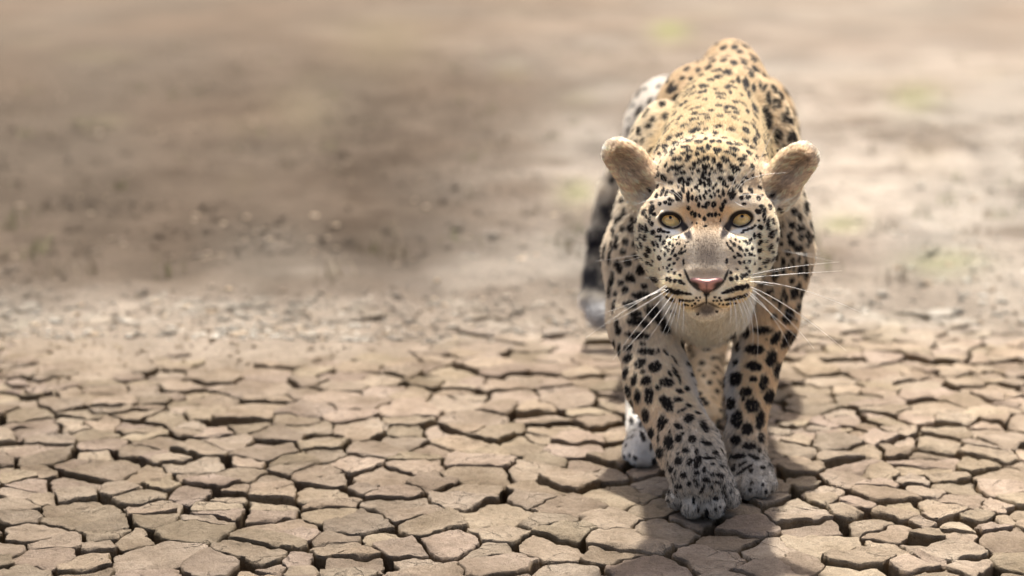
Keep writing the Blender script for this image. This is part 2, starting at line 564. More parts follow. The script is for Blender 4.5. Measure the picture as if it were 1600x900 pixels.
def pdist(pr, p):
    if pr['t'] == 'e':
        q = (p - pr['c']) @ pr['R']          # local coordinates
        k0 = np.linalg.norm(q / pr['r'], axis=-1)
        k1 = np.linalg.norm(q / pr['r'] ** 2, axis=-1)
        return k0 * (k0 - 1) / np.maximum(k1, 1e-9)
    a, b_ = pr['a'], pr['b']
    if pr['flat'] is not None:
        ax, f = pr['flat']
        m = (a + b_) / 2
        s = ((p - m) @ ax)[..., None] * ax
        p = p + s * (1 / f - 1)
    ab = b_ - a
    t = np.clip(((p - a) @ ab) / (ab @ ab), 0, 1)
    c = a + t[..., None] * ab
    d = np.linalg.norm(p - c, axis=-1) - (pr['ra'] + (pr['rb'] - pr['ra']) * t)
    if pr['flat'] is not None: d = d * .8
    return d

def combine(phi, d, k, op):
    if op == 'add':
        h = np.maximum(k - np.abs(phi - d), 0) / k
        return np.minimum(phi, d) - h * h * k * .25
    d = -d
    h = np.maximum(k - np.abs(phi - d), 0) / k
    return np.maximum(phi, d) + h * h * k * .25

def sdf(p):
    phi = np.full(p.shape[:-1], 1.0)
    for pr in PRIMS:
        phi = combine(phi, pdist(pr, p), pr['k'], pr['op'])
    return phi

def hit(px, py, y0=2.0, y1=3.9):
    """first surface met along the ray of a photo pixel"""
    Ys = np.arange(y0, y1, .002)
    pts = np.array([P(px, py, y) for y in Ys])
    s = sdf(pts)
    w = np.where(s < 0)[0]
    return pts[w[0]] if len(w) else None

U = lambda x, y, z: np.array([x, y, z], float) / math.sqrt(x * x + y * y + z * z)
BACK = U(.05, 1, -.25)
DOWN = U(0, .1, -1)
HD = dict(z='head')
# torso ------------------------------------------------------------------
ell(P(1108, 330, 2.98), (.118, .26, .150), (4, 0, 0), .05, z='torso', flow=U(0, 1, -.35), ln=.014)          # rib cage
ell(P(1112, 405, 2.84), (.105, .13, .125), (-12, 0, 0), .05, z='chest', flow=U(0, .2, -1), ln=.018)          # brisket
ell(P(1134, 190, 3.02), (.070, .20, .112), (-6, 0, 0), .06, z='torso', flow=BACK, ln=.0095)                  # ridge of the back
ell(P(1142, 168, 3.22), (.068, .25, .130), (2, 0, 0), .06, z='torso', flow=BACK, ln=.0095)                    # loin
ell(P(1112, 262, 3.38), (.135, .22, .140), (0, 0, 0), .06, z='torso', flow=U(0, 1, -.5), ln=.0095)            # belly and rump
ell(P(1044, 215, 3.50), (.094, .16, .130), (0, 0, 0), .05, z='torso', flow=U(0, .6, -.8), ln=.0095)           # haunch, picture left
ell(P(1186, 220, 3.42), (.076, .20, .135), (0, 0, 0), .05, z='torso', flow=U(0, .6, -.8), ln=.0095)           # haunch, picture right
ell(P(1078, 186, 3.16), (.066, .20, .095), (-4, 0, 0), .06, z='torso', flow=BACK, ln=.0095)
# shoulders
ell(P(1028, 268, 2.90), (.060, .095, .125), (-12, 6, 0), .035, z='shoulderA', flow=U(-.25, .5, -1), ln=.012)
ell(P(1196, 235, 2.90), (.056, .095, .125), (-12, -8, 0), .035, z='shoulderB', flow=U(.25, .5, -1), ln=.012)
ell(P(1008, 372, 2.80), (.057, .085, .115), (-8, 0, 0), .035, z='shoulderA', flow=U(-.15, .25, -1), ln=.012)
ell(P(1212, 368, 2.80), (.058, .085, .115), (-8, 0, 0), .035, z='shoulderB', flow=U(.15, .25, -1), ln=.012)
# neck
cone(P(1124, 178, 2.92), P(1108, 268, 2.52), .074, .086, .022, z='neck', flow=U(.03, 1, .15), ln=.013)
cone(P(1112, 290, 2.80), P(1108, 360, 2.50), .115, .085, .04, z='neck', flow=U(0, .6, -.6), ln=.018)
cone(P(1106, 470, 2.68), P(1106, 405, 2.46), .070, .060, .04, z='chest', flow=U(0, .3, -1), ln=.022)
# leg A, forward, picture left ---------------------------------------------
A = dict(z='legA')
cone(P(1003, 405, 2.78), P(1006, 500, 2.72), .066, .054, .03, flow=U(.02, -.1, -1), ln=.012, **A)
cone(P(1006, 500, 2.72), P(1030, 600, 2.64), .055, .048, .03, flow=U(.12, -.25, -1), ln=.011, **A)
cone(P(1030, 600, 2.64), P(1078, 706, 2.52), .049, .046, .03, flow=U(.3, -.4, -1), ln=.010, **A)
cone(P(1078, 700, 2.52), P(1094, 745, 2.455), .047, .042, .02, flow=U(.2, -.5, -1), ln=.009, z='pawA')
ell(P(1098, 757, 2.475), (.0445, .050, .034), (25, 0, 0), .02, flow=U(.1, -.7, -.7), ln=.009, z='pawA')
for (tx, ty, tY, r) in ((1058, 778, 2.462, .0168), (1082, 791, 2.432, .0188), (1114, 791, 2.430, .0188), (1139, 777, 2.455, .0168)):
    cone(P(tx + (1098 - tx) * .35, ty - 26, tY + .035), P(tx, ty, tY), r, r * .96, .007, flow=U(.05, -.7, -.7), ln=.007, z='pawA')
# leg B, standing, picture right -------------------------------------------
cone(P(1207, 400, 2.79), P(1198, 500, 2.74), .062, .046, .03, flow=U(0, -.1, -1), ln=.012, z='legB')
cone(P(1198, 500, 2.74), P(1172, 600, 2.68), .045, .0375, .03, flow=U(-.1, -.1, -1), ln=.010, z='legB')
cone(P(1172, 600, 2.68), P(1164, 690, 2.62), .0365, .0290, .02, flow=U(-.05, -.1, -1), ln=.009, z='legB')
cone(P(1164, 690, 2.62), P(1172, 732, 2.585), .0290, .030, .02, flow=U(0, -.3, -1), ln=.008, z='pawB')
ell(P(1174, 742, 2.572), (.033, .046, .028), (12, 0, 0), .015, flow=U(0, -.7, -.7), ln=.008, z='pawB')
for (tx, ty, tY, r) in ((1150, 761, 2.530, .0145), (1168, 764, 2.518, .0165), (1188, 763, 2.520, .0165), (1202, 757, 2.535, .0135)):
    cone(P(tx + (1174 - tx) * .35, ty - 22, tY + .035), P(tx, ty, tY), r, r * .96, .006, flow=U(0, -.7, -.7), ln=.006, z='pawB')
# hind leg, picture left: reaches forward, only its paw shows ----------------
cone(P(1040, 270, 3.48), P(1005, 430, 3.26), .085, .058, .04, flow=DOWN, ln=.012, z='hind')
cone(P(1005, 430, 3.26), P(1004, 585, 3.22), .055, .032, .03, flow=DOWN, ln=.010, z='hind')
cone(P(1004, 585, 3.22), P(1003, 672, 2.84), .030, .026, .02, flow=U(0, -1, -.5), ln=.009, z='hindpaw')
ell(P(1000, 698, 2.755), (.026, .050, .028), (0, 0, 0), .015, flow=U(0, -1, -.4), ln=.008, z='hindpaw')
for (tx, ty, tY, r) in ((984, 713, 2.725, .0125), (996, 716, 2.712, .014), (1010, 716, 2.714, .014), (1020, 713, 2.73, .012)):
    cone(P(tx, ty - 14, tY + .03), P(tx, ty, tY), r, r, .006, flow=U(0, -.7, -.7), ln=.006, z='hindpaw')
# hind leg, picture right: stands under the belly, seen between the forelegs --
cone(P(1170, 290, 3.46), P(1120, 450, 3.28), .085, .052, .04, flow=DOWN, ln=.011, z='hindB')
cone(P(1120, 450, 3.28), P(1104, 545, 3.34), .052, .038, .03, flow=DOWN, ln=.010, z='hindB')
cone(P(1104, 545, 3.30), P(1100, 632, 3.02), .038, .030, .02, flow=DOWN, ln=.009, z='hindB')
ell(P(1099, 644, 2.965), (.034, .058, .028), (0, 0, 0), .015, flow=U(0, -1, -.4), ln=.008, z='hindB')
# tail ------------------------------------------------------------------------
tail = [(1050, 175, 3.68, .030), (985, 235, 3.76, .029), (958, 300, 3.74, .028), (943, 370, 3.70, .028), (937, 430, 3.66, .029), (931, 468, 3.62, .028), (938, 492, 3.58, .022), (952, 502, 3.56, .014)]
for a_, b_ in zip(tail[:-1], tail[1:]):
    pa, pb = P(*a_[:3]), P(*b_[:3])
    cone(pa, pb, a_[3], b_[3], .012, flow=U(*(pb - pa)), ln=.018, z='tail')

# head --------------------------------------------------------------------------
def PX(px, Y=2.32):   # metres for a length given in photo pixels at the head
    return px / 2555 * Y / .985
H0 = len(PRIMS)
HT = 9
def hel(px, py, Y, rx, ry, rw, rot=(0, 0, 0), k=.02, op='add', mirror=False, **at):
    at.setdefault('z', 'head'); at.setdefault('ln', .0075); at.setdefault('flow', BACK)
    for s in ((1, -1) if mirror else (1,)):
        x = px if s == 1 else 2 * 1104 - px
        ell(P(x, py, Y), (PX(rx), rw, PX(ry)), (rot[0] - HT, rot[1] * s, rot[2] * s), k, op, **at)
hel(1104, 292, 2.435, 88, 74, .098, k=.06, ln=.009)                       # cranium
hel(1104, 268, 2.390, 60, 45, .060, k=.03, ln=.008)                       # forehead
hel(1104, 310, 2.372, 50, 44, .066, k=.03, ln=.006)                       # brow centre
hel(1060, 318, 2.366, 34, 22, .050, rot=(0, -14, 0), k=.022, mirror=True, ln=.006)   # brow ridges
hel(1037, 356, 2.400, 43, 50, .068, k=.03, mirror=True, ln=.009)          # cheekbones
hel(1042, 392, 2.430, 39, 44, .064, k=.03, mirror=True, ln=.014)          # cheek ruff
hel(1063, 428, 2.385, 36, 32, .070, k=.03, mirror=True, ln=.010)          # jowls
for s in (-1, 1):      # bridge of the nose, broad and flat on top
    cone(P(1104 + s * 12, 324, 2.324), P(1104 + s * 14.5, 392, 2.284), PX(19), PX(19.5), .022, z='head', ln=.0035, flow=BACK)
    cone(P(1104 + s * 14.5, 392, 2.284), P(1104 + s * 15, 426, 2.258), PX(19.5), PX(17), .020, z='head', ln=.0030, flow=BACK)
hel(1066, 390, 2.335, 32, 34, .052, k=.025, mirror=True, ln=.005)         # under the eyes
hel(1070, 412, 2.312, 34, 34, .046, k=.03, mirror=True, ln=.005)
hel(1069, 447, 2.288, 36, 28, .046, rot=(0, 0, 0), k=.020, mirror=True, ln=.0045)  # whisker pads
hel(1083, 463, 2.260, 21, 17, .024, k=.012, mirror=True, ln=.0035)
hel(1104, 474, 2.300, 34, 22, .045, k=.016, ln=.006)                      # chin
hel(1104, 486, 2.285, 22, 12, .024, k=.012, ln=.008)
hel(1104, 438, 2.257, 30, 11, .016, k=.010, ln=.002)                      # behind the nose pad
# carve: groove under the nose, mouth line, nostril wings
cone(P(1104, 452, 2.227), P(1104, 480, 2.234), .0020, .0026, .005, op='sub', z='cut', flow=DOWN, ln=.001)
for s in (-1, 1):
    cone(P(1104, 479, 2.240), P(1104 + s * 26, 487, 2.252), .0032, .0028, .006, op='sub', z='cut', flow=DOWN, ln=.001)
    cone(P(1104 + s * 26, 487, 2.252), P(1104 + s * 60, 470, 2.304), .0026, .002, .006, op='sub', z='cut', flow=DOWN, ln=.001)
# eye hollows (shallow) then the openings of the lids
hel(1056, 346, 2.300, 24, 15, .012, rot=(0, 0, 10), k=.016, op='sub', mirror=True, ln=.001)
EYES = []
for s in (-1, 1):
    ex = 1104 - 56.5 if s < 0 else 1159.5
    ey = 344 if s < 0 else 342
    h = hit(ex, ey, 2.15, 2.5)
    EYES.append((ex, ey, h[1], s))
for (ex, ey, Y, s) in EYES:
    ell(P(ex, ey, Y + .002), (PX(17.2), .016, PX(11.4)), (-HT, -s * 10, 0), .002, 'sub', z='cut', ln=.001, flow=BACK)
# lids: an overhanging upper one, a thin lower one
for (ex, ey, Y, s) in EYES:
    up = [(-18, -1), (-12, -10), (-1, -12.6), (10, -9), (19, 3), (25, 13)]
    lo = [(-20, -3), (-14, 7), (-2, 13.5), (9, 14), (18, 10), (25, 14)]
    for arc, r, dY in ((up, .0034, -.0022), (lo, .0026, -.0012)):
        for q0, q1 in zip(arc[:-1], arc[1:]):
            m0, m1 = [(ex - s * q[0], ey + q[1], Y + dY + abs(q[0]) * .00022) for q in (q0, q1)]
            cone(P(*m0), P(*m1), r, r, .004, z='head', ln=.0015, flow=BACK)
# ears
for s in (-1, 1):
    if s < 0: cx_, cy_, tx_, ty_, bx_, by_ = 985, 258, 961, 231, 1016, 296
    else: cx_, cy_, tx_, ty_, bx_, by_ = 1235, 264, 1259, 238, 1202, 300
    lx, ly = tx_ - bx_, -(ty_ - by_)
    ang = math.degrees(math.atan2(lx, ly))
    ce = P(cx_, cy_, 2.435)
    ell(ce, (PX(31), .014, PX(43)), (-HT - 4, ang, 0), .012, z='ear', ln=.007, flow=U(s * .7, .1, .8))
    ell(P(tx_ - s * 2, ty_ + 7, 2.437), (PX(22), .012, PX(21)), (-HT, ang, 0), .012, z='ear', ln=.006, flow=U(s * .7, .1, .8))
    ell(P(bx_, by_, 2.44), (PX(33), .032, PX(36)), (-HT, ang, 0), .02, z='ear', ln=.008, flow=U(s * .7, .1, .8))
    ell(P(cx_ - s * 12, cy_ + 32, 2.440), (PX(25), .014, PX(40)), (-HT - 4, s * 24, 0), .014, z='ear', ln=.009, flow=U(s * .7, .1, .6))
    ell(P(cx_ + s * 2, cy_ + 3, 2.412), (PX(26), .0265, PX(38)), (-HT - 4, ang, 0), .008, 'sub', z='earin', ln=.014, flow=U(s * .8, -.1, .55))
    ell(P(bx_ + s * 10, by_ + 0, 2.408), (PX(19), .022, PX(26)), (-HT, ang, 0), .010, 'sub', z='earin', ln=.014, flow=U(s * .8, -.1, .55))

# --- grid and polygons ---------------------------------------------------------
def axis(lo, hi, flo, fhi, fine, coarse):
    n1 = max(2, int((flo - lo) / coarse)); n2 = int((fhi - flo) / fine); n3 = max(2, int((hi - fhi) / coarse))
    return np.concatenate([np.linspace(lo, flo, n1, endpoint=False), np.linspace(flo, fhi, n2, endpoint=False), np.linspace(fhi, hi, n3)])
e0, e1 = P(935, 500, 2.3), P(1285, 200, 2.3)
FINE = .0018
gxs = axis(.04, .60, .118, .440, FINE, .0040)
gys = axis(2.16, 3.98, 2.185, 2.49, FINE, .0052)
gzs = axis(-.03, .86, .345, .600, FINE, .0042)
shape = (len(gxs), len(gys), len(gzs))
phi = np.full(shape, .2, np.float32)
for pr in PRIMS:
    pad = pr['k'] + .012
    if pr['t'] == 'e':
        ext = np.sqrt(((pr['R'] * pr['r']) ** 2).sum(1))
        lo, hi = pr['c'] - ext - pad, pr['c'] + ext + pad
    else:
        r = max(pr['ra'], pr['rb'])
        lo, hi = np.minimum(pr['a'], pr['b']) - r - pad, np.maximum(pr['a'], pr['b']) + r + pad
    sl = []
    for ax, l, h in zip((gxs, gys, gzs), lo, hi):
        i0, i1 = np.searchsorted(ax, l), np.searchsorted(ax, h)
        sl.append(slice(max(i0, 0), max(i1, i0)))
    if any(s.stop <= s.start for s in sl): continue
    X, Yg, Z = np.meshgrid(gxs[sl[0]], gys[sl[1]], gzs[sl[2]], indexing='ij')
    d = pdist(pr, np.stack([X, Yg, Z], -1))
    sub = phi[tuple(sl)]
    phi[tuple(sl)] = combine(sub, d, pr['k'], pr['op'])

def surface_nets(phi, ax):
    S = phi < 0
    cnt = np.zeros(tuple(n - 1 for n in phi.shape), np.int8)
    for dx in (0, 1):
        for dy in (0, 1):
            for dz in (0, 1):
                cnt += S[dx:S.shape[0] - 1 + dx, dy:S.shape[1] - 1 + dy, dz:S.shape[2] - 1 + dz]
    I = np.argwhere((cnt > 0) & (cnt < 8))
    vid = np.full(cnt.shape, -1, np.int32)
    vid[tuple(I.T)] = np.arange(len(I))
    acc = np.zeros((len(I), 3)); num = np.zeros(len(I))
    corners = [(a_, b_, c_) for a_ in (0, 1) for b_ in (0, 1) for c_ in (0, 1)]
    val = {c: phi[tuple((I + c).T)] for c in corners}
    pos = {c: np.stack([ax[d][I[:, d] + c[d]] for d in range(3)], 1) for c in corners}
    for c in corners:
        for d in range(3):
            if c[d] == 0:
                e = list(c); e[d] = 1; e = tuple(e)
                va, vb = val[c], val[e]
                m = (va < 0) != (vb < 0)
                t = np.where(m, va / np.where(m, va - vb, 1), 0)
                acc[m] += (pos[c] + (pos[e] - pos[c]) * t[:, None])[m]
                num[m] += 1
    V = acc / num[:, None]
    Q = []
    for d in range(3):
        o1, o2 = (d + 1) % 3, (d + 2) % 3
        sl0 = [slice(None)] * 3; sl1 = [slice(None)] * 3
        sl0[d] = slice(0, -1); sl1[d] = slice(1, None)
        E = np.argwhere(S[tuple(sl0)] != S[tuple(sl1)])
        E = E[(E[:, o1] > 0) & (E[:, o2] > 0) & (E[:, o1] < phi.shape[o1] - 1) & (E[:, o2] < phi.shape[o2] - 1)]
        u1 = np.zeros(3, int); u1[o1] = 1
        u2 = np.zeros(3, int); u2[o2] = 1
        q = np.stack([vid[tuple((E - u1 - u2).T)], vid[tuple((E - u2).T)], vid[tuple(E.T)], vid[tuple((E - u1).T)]], 1)
        inside = S[tuple(E.T)]
        q[~inside] = q[~inside][:, ::-1]
        Q.append(q)
    return V, np.vstack(Q)
BV, BQ = surface_nets(phi, (gxs, gys, gzs))
del phi
# relax the grid steps away
nV = len(BV)
edges = np.vstack([BQ[:, [0, 1]], BQ[:, [1, 2]], BQ[:, [2, 3]], BQ[:, [3, 0]]])
deg = np.bincount(edges[:, 0], minlength=nV).astype(float)
for it in range(4):
    s = np.stack([np.bincount(edges[:, 0], BV[edges[:, 1], d], nV) for d in range(3)], 1)
    avg = s / np.maximum(deg, 1)[:, None]
    BV = BV + (avg - BV) * (.5 if it % 2 == 0 else -.42)
print('body', nV, len(BQ))

def normals(V, Q):
    n = np.cross(V[Q[:, 2]] - V[Q[:, 0]], V[Q[:, 3]] - V[Q[:, 1]])
    vn = np.stack([sum(np.bincount(Q[:, k], n[:, d], len(V)) for k in range(4)) for d in range(3)], 1)
    return vn / np.maximum(np.linalg.norm(vn, axis=1), 1e-12)[:, None]
BN = normals(BV, BQ)
# ----------------------------------------------------------------------------
# coat: ground colour, rosettes, hair
# ----------------------------------------------------------------------------
VIEWS = {  # origin x, y and enlargement of the close-ups the marks were measured on: (x, y, half length, half width[, turn])
 (980, 200, 6.923): [(462,120,42,20,-45),(570,90,35,12,-35),(660,147,50,18,-12),(775,160,42,18,5),(850,125,30,12,-30),(880,200,25,25),(410,210,40,22,10),(520,185,40,9,-28),(630,215,45,14),(790,232,42,16,5),(355,288,18,18),(400,305,22,12,-40),(488,258,40,13,-25),(492,292,32,13,-25),(605,282,35,13),(672,255,38,14,5),(760,290,25,20,10),(830,265,22,14,-20),(515,348,32,20,-15),(572,342,28,18),(672,320,28,22,-40),(652,350,22,25,10),(780,365,20,28),(835,340,14,22),(875,330,12,25),(425,410,28,14,-55),(515,430,40,24,-30),(460,460,25,16,-40),(575,435,52,16,-35),(600,487,35,15,-8),(540,505,28,12,-20),(728,395,27,24),(705,438,30,14),(775,465,18,22,20),(820,430,12,30),(845,425,9,28),(880,425,14,22),(335,515,35,18,-50),(390,525,25,20,-30),(395,550,30,16,-20),(420,565,22,12,-40),(588,572,36,34),(475,595,30,18,-10),(680,560,32,18,10),(660,605,20,22),(745,645,20,18),(785,570,18,14),(820,510,16,34,15),(800,600,40,12,-20),(845,545,14,18),(840,620,12,22),(880,605,20,14),(255,670,24,24),(330,640,28,14,-40),(385,690,16,45,25),(425,705,16,35,20),(322,738,16,30,15),(488,690,22,20),(560,745,38,46,-20),(600,680,20,30),(660,735,18,55,-3),(705,755,14,28),(750,765,14,28),(790,750,12,26,-20),(830,740,12,32,-20),(775,680,12,14),(855,700,10,28,-30),(890,680,10,16),(665,865,18,26),(775,830,14,26),(815,850,12,14),(855,830,12,24),(880,820,10,20),(415,805,22,18),(455,775,18,16),(490,785,16,16),(350,820,18,18),(270,870,22,30,25),(195,890,18,14),(455,820,20,18),(265,810,22,10,-15),(560,640,14,16),(710,490,12,12),(610,620,12,14),(700,680,10,14),(520,720,14,20,20)],
 (1100, 200, 6.923): [(450,50,40,22,35),(570,80,20,40,-10),(540,145,22,42,-10),(440,150,38,16,25),(110,85,30,18),(215,115,40,10,8),(90,150,25,20,-20),(165,150,30,16),(20,130,25,10,-30),(50,215,30,20,-40),(285,172,48,18,5),(355,185,38,18,8),(325,240,55,22,15),(510,220,50,10,25),(140,242,42,22,10),(250,275,40,14,8),(320,300,36,15,8),(130,285,25,10,30),(485,275,38,20,25),(440,308,34,14,10),(645,305,30,14,-15),(570,320,16,24,-20),(40,330,16,28),(105,360,22,32),(225,345,48,24,30),(405,348,50,17,5),(165,412,32,24),(330,440,60,26,28),(400,400,25,14,45),(515,430,26,32,-20),(15,430,14,30),(48,420,14,26),(82,445,16,18),(185,470,32,12,20),(325,490,25,12,15),(170,555,28,24),(290,553,32,32),(445,550,28,16,20),(525,530,22,16,10),(115,485,16,10),(60,500,14,16),(20,490,14,20),(50,560,20,22),(215,605,20,30,-10),(60,610,20,26),(10,610,12,20),(370,640,30,18,15),(600,655,30,18,30),(410,595,16,25),(320,590,14,20),(300,710,42,55),(395,680,20,22),(500,675,18,34,-30),(205,700,15,40,-5),(155,685,18,16),(60,680,12,16),(110,720,12,22,-20),(20,700,12,22,-20),(75,745,16,20),(170,745,12,26,-20),(225,790,16,20,-10),(105,830,24,28,-10),(205,835,14,30,-15),(180,875,16,18,-20),(50,820,14,18),(20,845,16,20),(405,755,22,22),(478,750,30,18),(590,760,24,24),(630,730,18,16),(450,720,30,10),(710,855,24,32,-15),(615,850,24,16,20),(640,885,24,16,20),(580,890,24,14),(810,880,20,20),(735,740,30,20),(430,820,25,12),(130,620,12,14),(250,640,14,14),(100,650,10,16)],
 (980, 320, 6.923): [(185,85,24,30,20),(265,50,20,50,15),(290,105,22,18),(60,160,24,38,-15),(105,170,10,40,5),(25,240,18,30,-20),(62,285,24,26,-20),(215,130,10,22),(240,165,10,35,5),(268,205,16,22),(142,248,13,50,3),(175,255,10,30,5),(215,268,14,46,-5),(280,300,24,28),(325,345,22,12),(360,362,14,38),(350,275,26,20),(395,290,35,12,10),(435,297,30,10,10),(195,360,20,34,-5),(150,340,10,24,-5),(130,370,8,16),(398,410,18,30,25),(460,420,12,22,25),(282,425,17,30,-15),(330,435,10,42,-30),(95,430,42,34,15),(160,440,15,40,-5),(240,487,20,36,-20),(418,462,14,20,25),(450,495,16,20,25),(495,440,10,20,20),(495,500,10,42,28),(300,490,8,10),(340,578,26,26),(215,540,16,28,-25),(520,550,16,20,30),(545,585,10,20,40),(570,525,14,24,35),(410,535,10,22),(460,590,24,12,-25),(280,612,12,22,-35),(225,630,26,20,35),(268,650,22,10,35),(505,635,14,20,35),(460,655,12,16,20),(430,685,14,14),(390,675,9,18,-10),(345,695,12,20,-20),(450,725,12,12,-30),(480,700,8,8),(515,740,16,13),(575,765,12,16),(610,620,9,32,-3),(145,705,44,52),(20,635,24,32,-10),(110,575,30,16,5),(90,545,35,12),(30,790,50,16,20),(45,820,50,22,15),(280,805,75,30),(430,805,16,20),(468,815,16,26),(517,820,18,20),(575,832,24,20,35),(610,855,20,10,30),(500,375,8,10),(530,380,8,10),(540,420,7,14,30),(565,425,7,16,35),(590,480,8,16,25),(600,520,8,20,40),(515,470,7,14,30),(650,405,16,6,-20),(700,90,16,24,15),(735,110,16,24),(780,120,12,22,-15),(835,150,14,20),(880,110,14,22),(775,15,14,16),(820,25,12,14),(855,20,10,22),(705,190,8,12),(750,200,8,12),(845,235,16,6),(430,350,8,14,30),(470,355,7,12,20),(310,400,8,14),(370,500,8,12),(560,350,7,12,40),(625,450,7,14,35),(630,500,6,14,35)],
 (1100, 320, 6.923): [(20,10,14,16),(185,45,16,30,-25),(205,15,14,26,-10),(45,110,12,20),(85,112,14,20),(125,108,15,24),(165,105,12,14),(5,155,14,20),(175,170,6,22,10),(20,225,18,6),(590,75,28,26),(620,20,18,20),(650,120,16,75,-3),(710,25,22,32,-10),(775,100,17,38,-12),(820,60,15,32,-20),(610,240,30,26),(590,170,12,10),(687,212,16,62,3),(740,180,12,34,-10),(805,245,14,50,-5),(848,220,8,36),(720,318,26,42),(770,292,14,24,-5),(833,320,9,26),(600,335,20,24),(545,340,13,30),(515,365,12,26,10),(490,398,12,28,8),(455,405,10,28,-15),(605,403,36,14,-50),(668,393,13,16),(780,388,15,30),(835,420,18,26),(705,455,22,36,20),(525,470,20,22),(590,495,36,22,-15),(735,508,22,14,-20),(460,490,16,18),(430,395,14,10,30),(385,400,8,14,-25),(325,430,14,26,-30),(390,470,16,32,-35),(410,490,10,20,-30),(305,490,10,30,-35),(270,460,6,40,-35),(370,540,12,30,-35),(400,555,10,18,-35),(440,540,10,16,-20),(490,535,14,16),(515,540,10,14),(540,550,10,8),(330,565,10,18,-40),(600,580,20,18),(775,570,30,26),(800,525,16,14,-30),(725,585,10,36,35),(660,610,20,40,40),(550,640,16,20,10),(485,615,18,20),(432,622,12,18,-10),(385,625,12,20,-30),(245,610,12,26,10),(590,695,24,12,-25),(655,668,16,10,-30),(725,670,22,26),(855,620,22,45),(860,715,20,24),(765,760,30,45),(635,785,25,25),(455,685,12,14),(355,695,16,10,20),(290,735,12,14),(485,720,10,16),(295,805,26,24,-40),(352,788,18,24),(405,775,20,28),(450,765,22,22),(360,890,30,14,-10),(650,850,45,18,-25),(440,275,26,10,-10),(480,265,20,12,-20),(520,250,20,12,-25),(550,225,16,14,-40),(420,300,20,9,-20),(340,380,8,16,-30),(290,400,7,20,-30),(250,420,6,16,-30)],
 (1040, 410, 8.185): [(25,355,28,24),(70,365,26,26,10),(115,375,26,24,10),(160,383,26,24,10),(205,392,26,18,10),(255,400,30,12,8),(305,405,25,8,8),(20,445,28,12,30),(85,480,36,14,5),(200,488,26,12),(262,492,18,9),(310,493,14,9),(350,490,14,9),(190,555,28,14),(240,545,24,11,-20),(285,545,14,7),(392,455,14,8),(438,448,10,6),(375,522,14,8),(418,490,10,6),(340,550,10,7),(745,385,30,10,-15),(800,370,30,18,-10),(850,355,26,22,-10),(915,335,30,24,-12),(980,318,34,26,-12),(1040,305,28,24,-12),(780,478,24,10,-5),(830,470,28,13,-6),(880,460,24,15,-10),(940,442,30,16,-10),(1010,425,40,14,-25),(790,535,16,8),(830,528,14,9),(895,525,22,9,10),(630,445,14,7),(690,455,14,9),(655,490,12,8),(712,490,12,8),(615,490,10,6),(690,530,10,6),(735,537,10,6),(410,655,14,9),(655,630,12,9),(150,630,14,24,-10),(100,610,10,22)],
 (940, 300, 4.5): [(145,55,20,22),(162,140,12,30),(135,185,14,18),(80,170,12,22),(110,205,12,30),(148,258,16,22),(210,262,26,30,-25),(88,280,11,35),(113,325,12,30),(172,350,18,26,-10),(75,380,9,35),(105,375,14,26),(155,418,22,20,20),(60,465,10,42),(115,505,24,24),(183,495,22,26,-10),(85,590,11,28,-10),(200,605,34,26,25),(140,640,22,16,30),(72,632,13,30),(165,690,22,24),(60,700,12,40),(300,665,20,20),(275,730,55,24),(200,790,42,26,10),(100,715,15,18),(360,850,50,45,30),(130,540,20,28),(90,800,12,40,10),(240,860,40,20,-10)],
 (1190, 280, 4.5): [(295,90,14,30),(325,70,12,26),(305,200,15,50),(340,195,10,35),(222,222,22,26,10),(262,265,16,22),(345,318,15,34),(270,342,30,22,-35),(218,326,18,24,10),(192,315,8,20),(315,395,16,30,5),(272,405,14,22,20),(193,392,22,16,-35),(345,405,8,32,10),(210,450,24,22),(195,435,12,14),(258,485,30,24,-20),(322,452,12,24,25),(185,520,18,16),(150,580,14,22),(152,640,14,20),(215,575,14,24,10),(265,640,14,34,15),(305,600,12,35),(303,670,16,34),(95,670,20,40,5),(258,748,16,24),(225,800,28,36),(280,805,17,34,10),(265,885,28,22,-20),(300,530,10,20,25),(260,555,10,22,20),(210,715,14,24,20),(190,612,10,14),(222,625,8,22),(55,795,30,14,-25),(150,800,10,40,15),(130,870,10,40,15),(90,850,24,10,30),(170,840,12,30,10)],
 (930, 480, 6.0): [(405,265,105,32,5),(380,130,75,36,-5),(470,160,35,28),(560,70,60,56,40),(620,130,70,42,45),(660,210,45,36),(205,150,18,30),(225,220,28,36,20),(180,350,18,45),(185,410,18,42),(230,400,18,55),(450,342,28,18),(318,378,42,24,-25),(485,418,78,28,3),(310,478,48,32,-25),(420,528,48,34,-30),(562,560,56,46,-20),(160,510,15,45),(215,575,18,50),(180,630,14,55),(292,620,28,48,15),(445,605,22,18,-20),(372,680,26,58,10),(480,690,50,38,-35),(235,690,12,50),(235,760,16,60,-5),(668,708,62,36,5),(590,755,30,20,20),(310,790,30,50,-10),(402,835,28,56),(508,835,38,70),(700,630,12,35,-30),(745,610,14,60,-25),(785,680,10,45,-10),(660,430,10,30,-35),(740,500,8,50,-35),(590,410,12,20,-20),(785,790,34,20,15),(775,868,38,20,5),(655,875,50,36,10),(345,880,14,20),(120,300,8,40)],
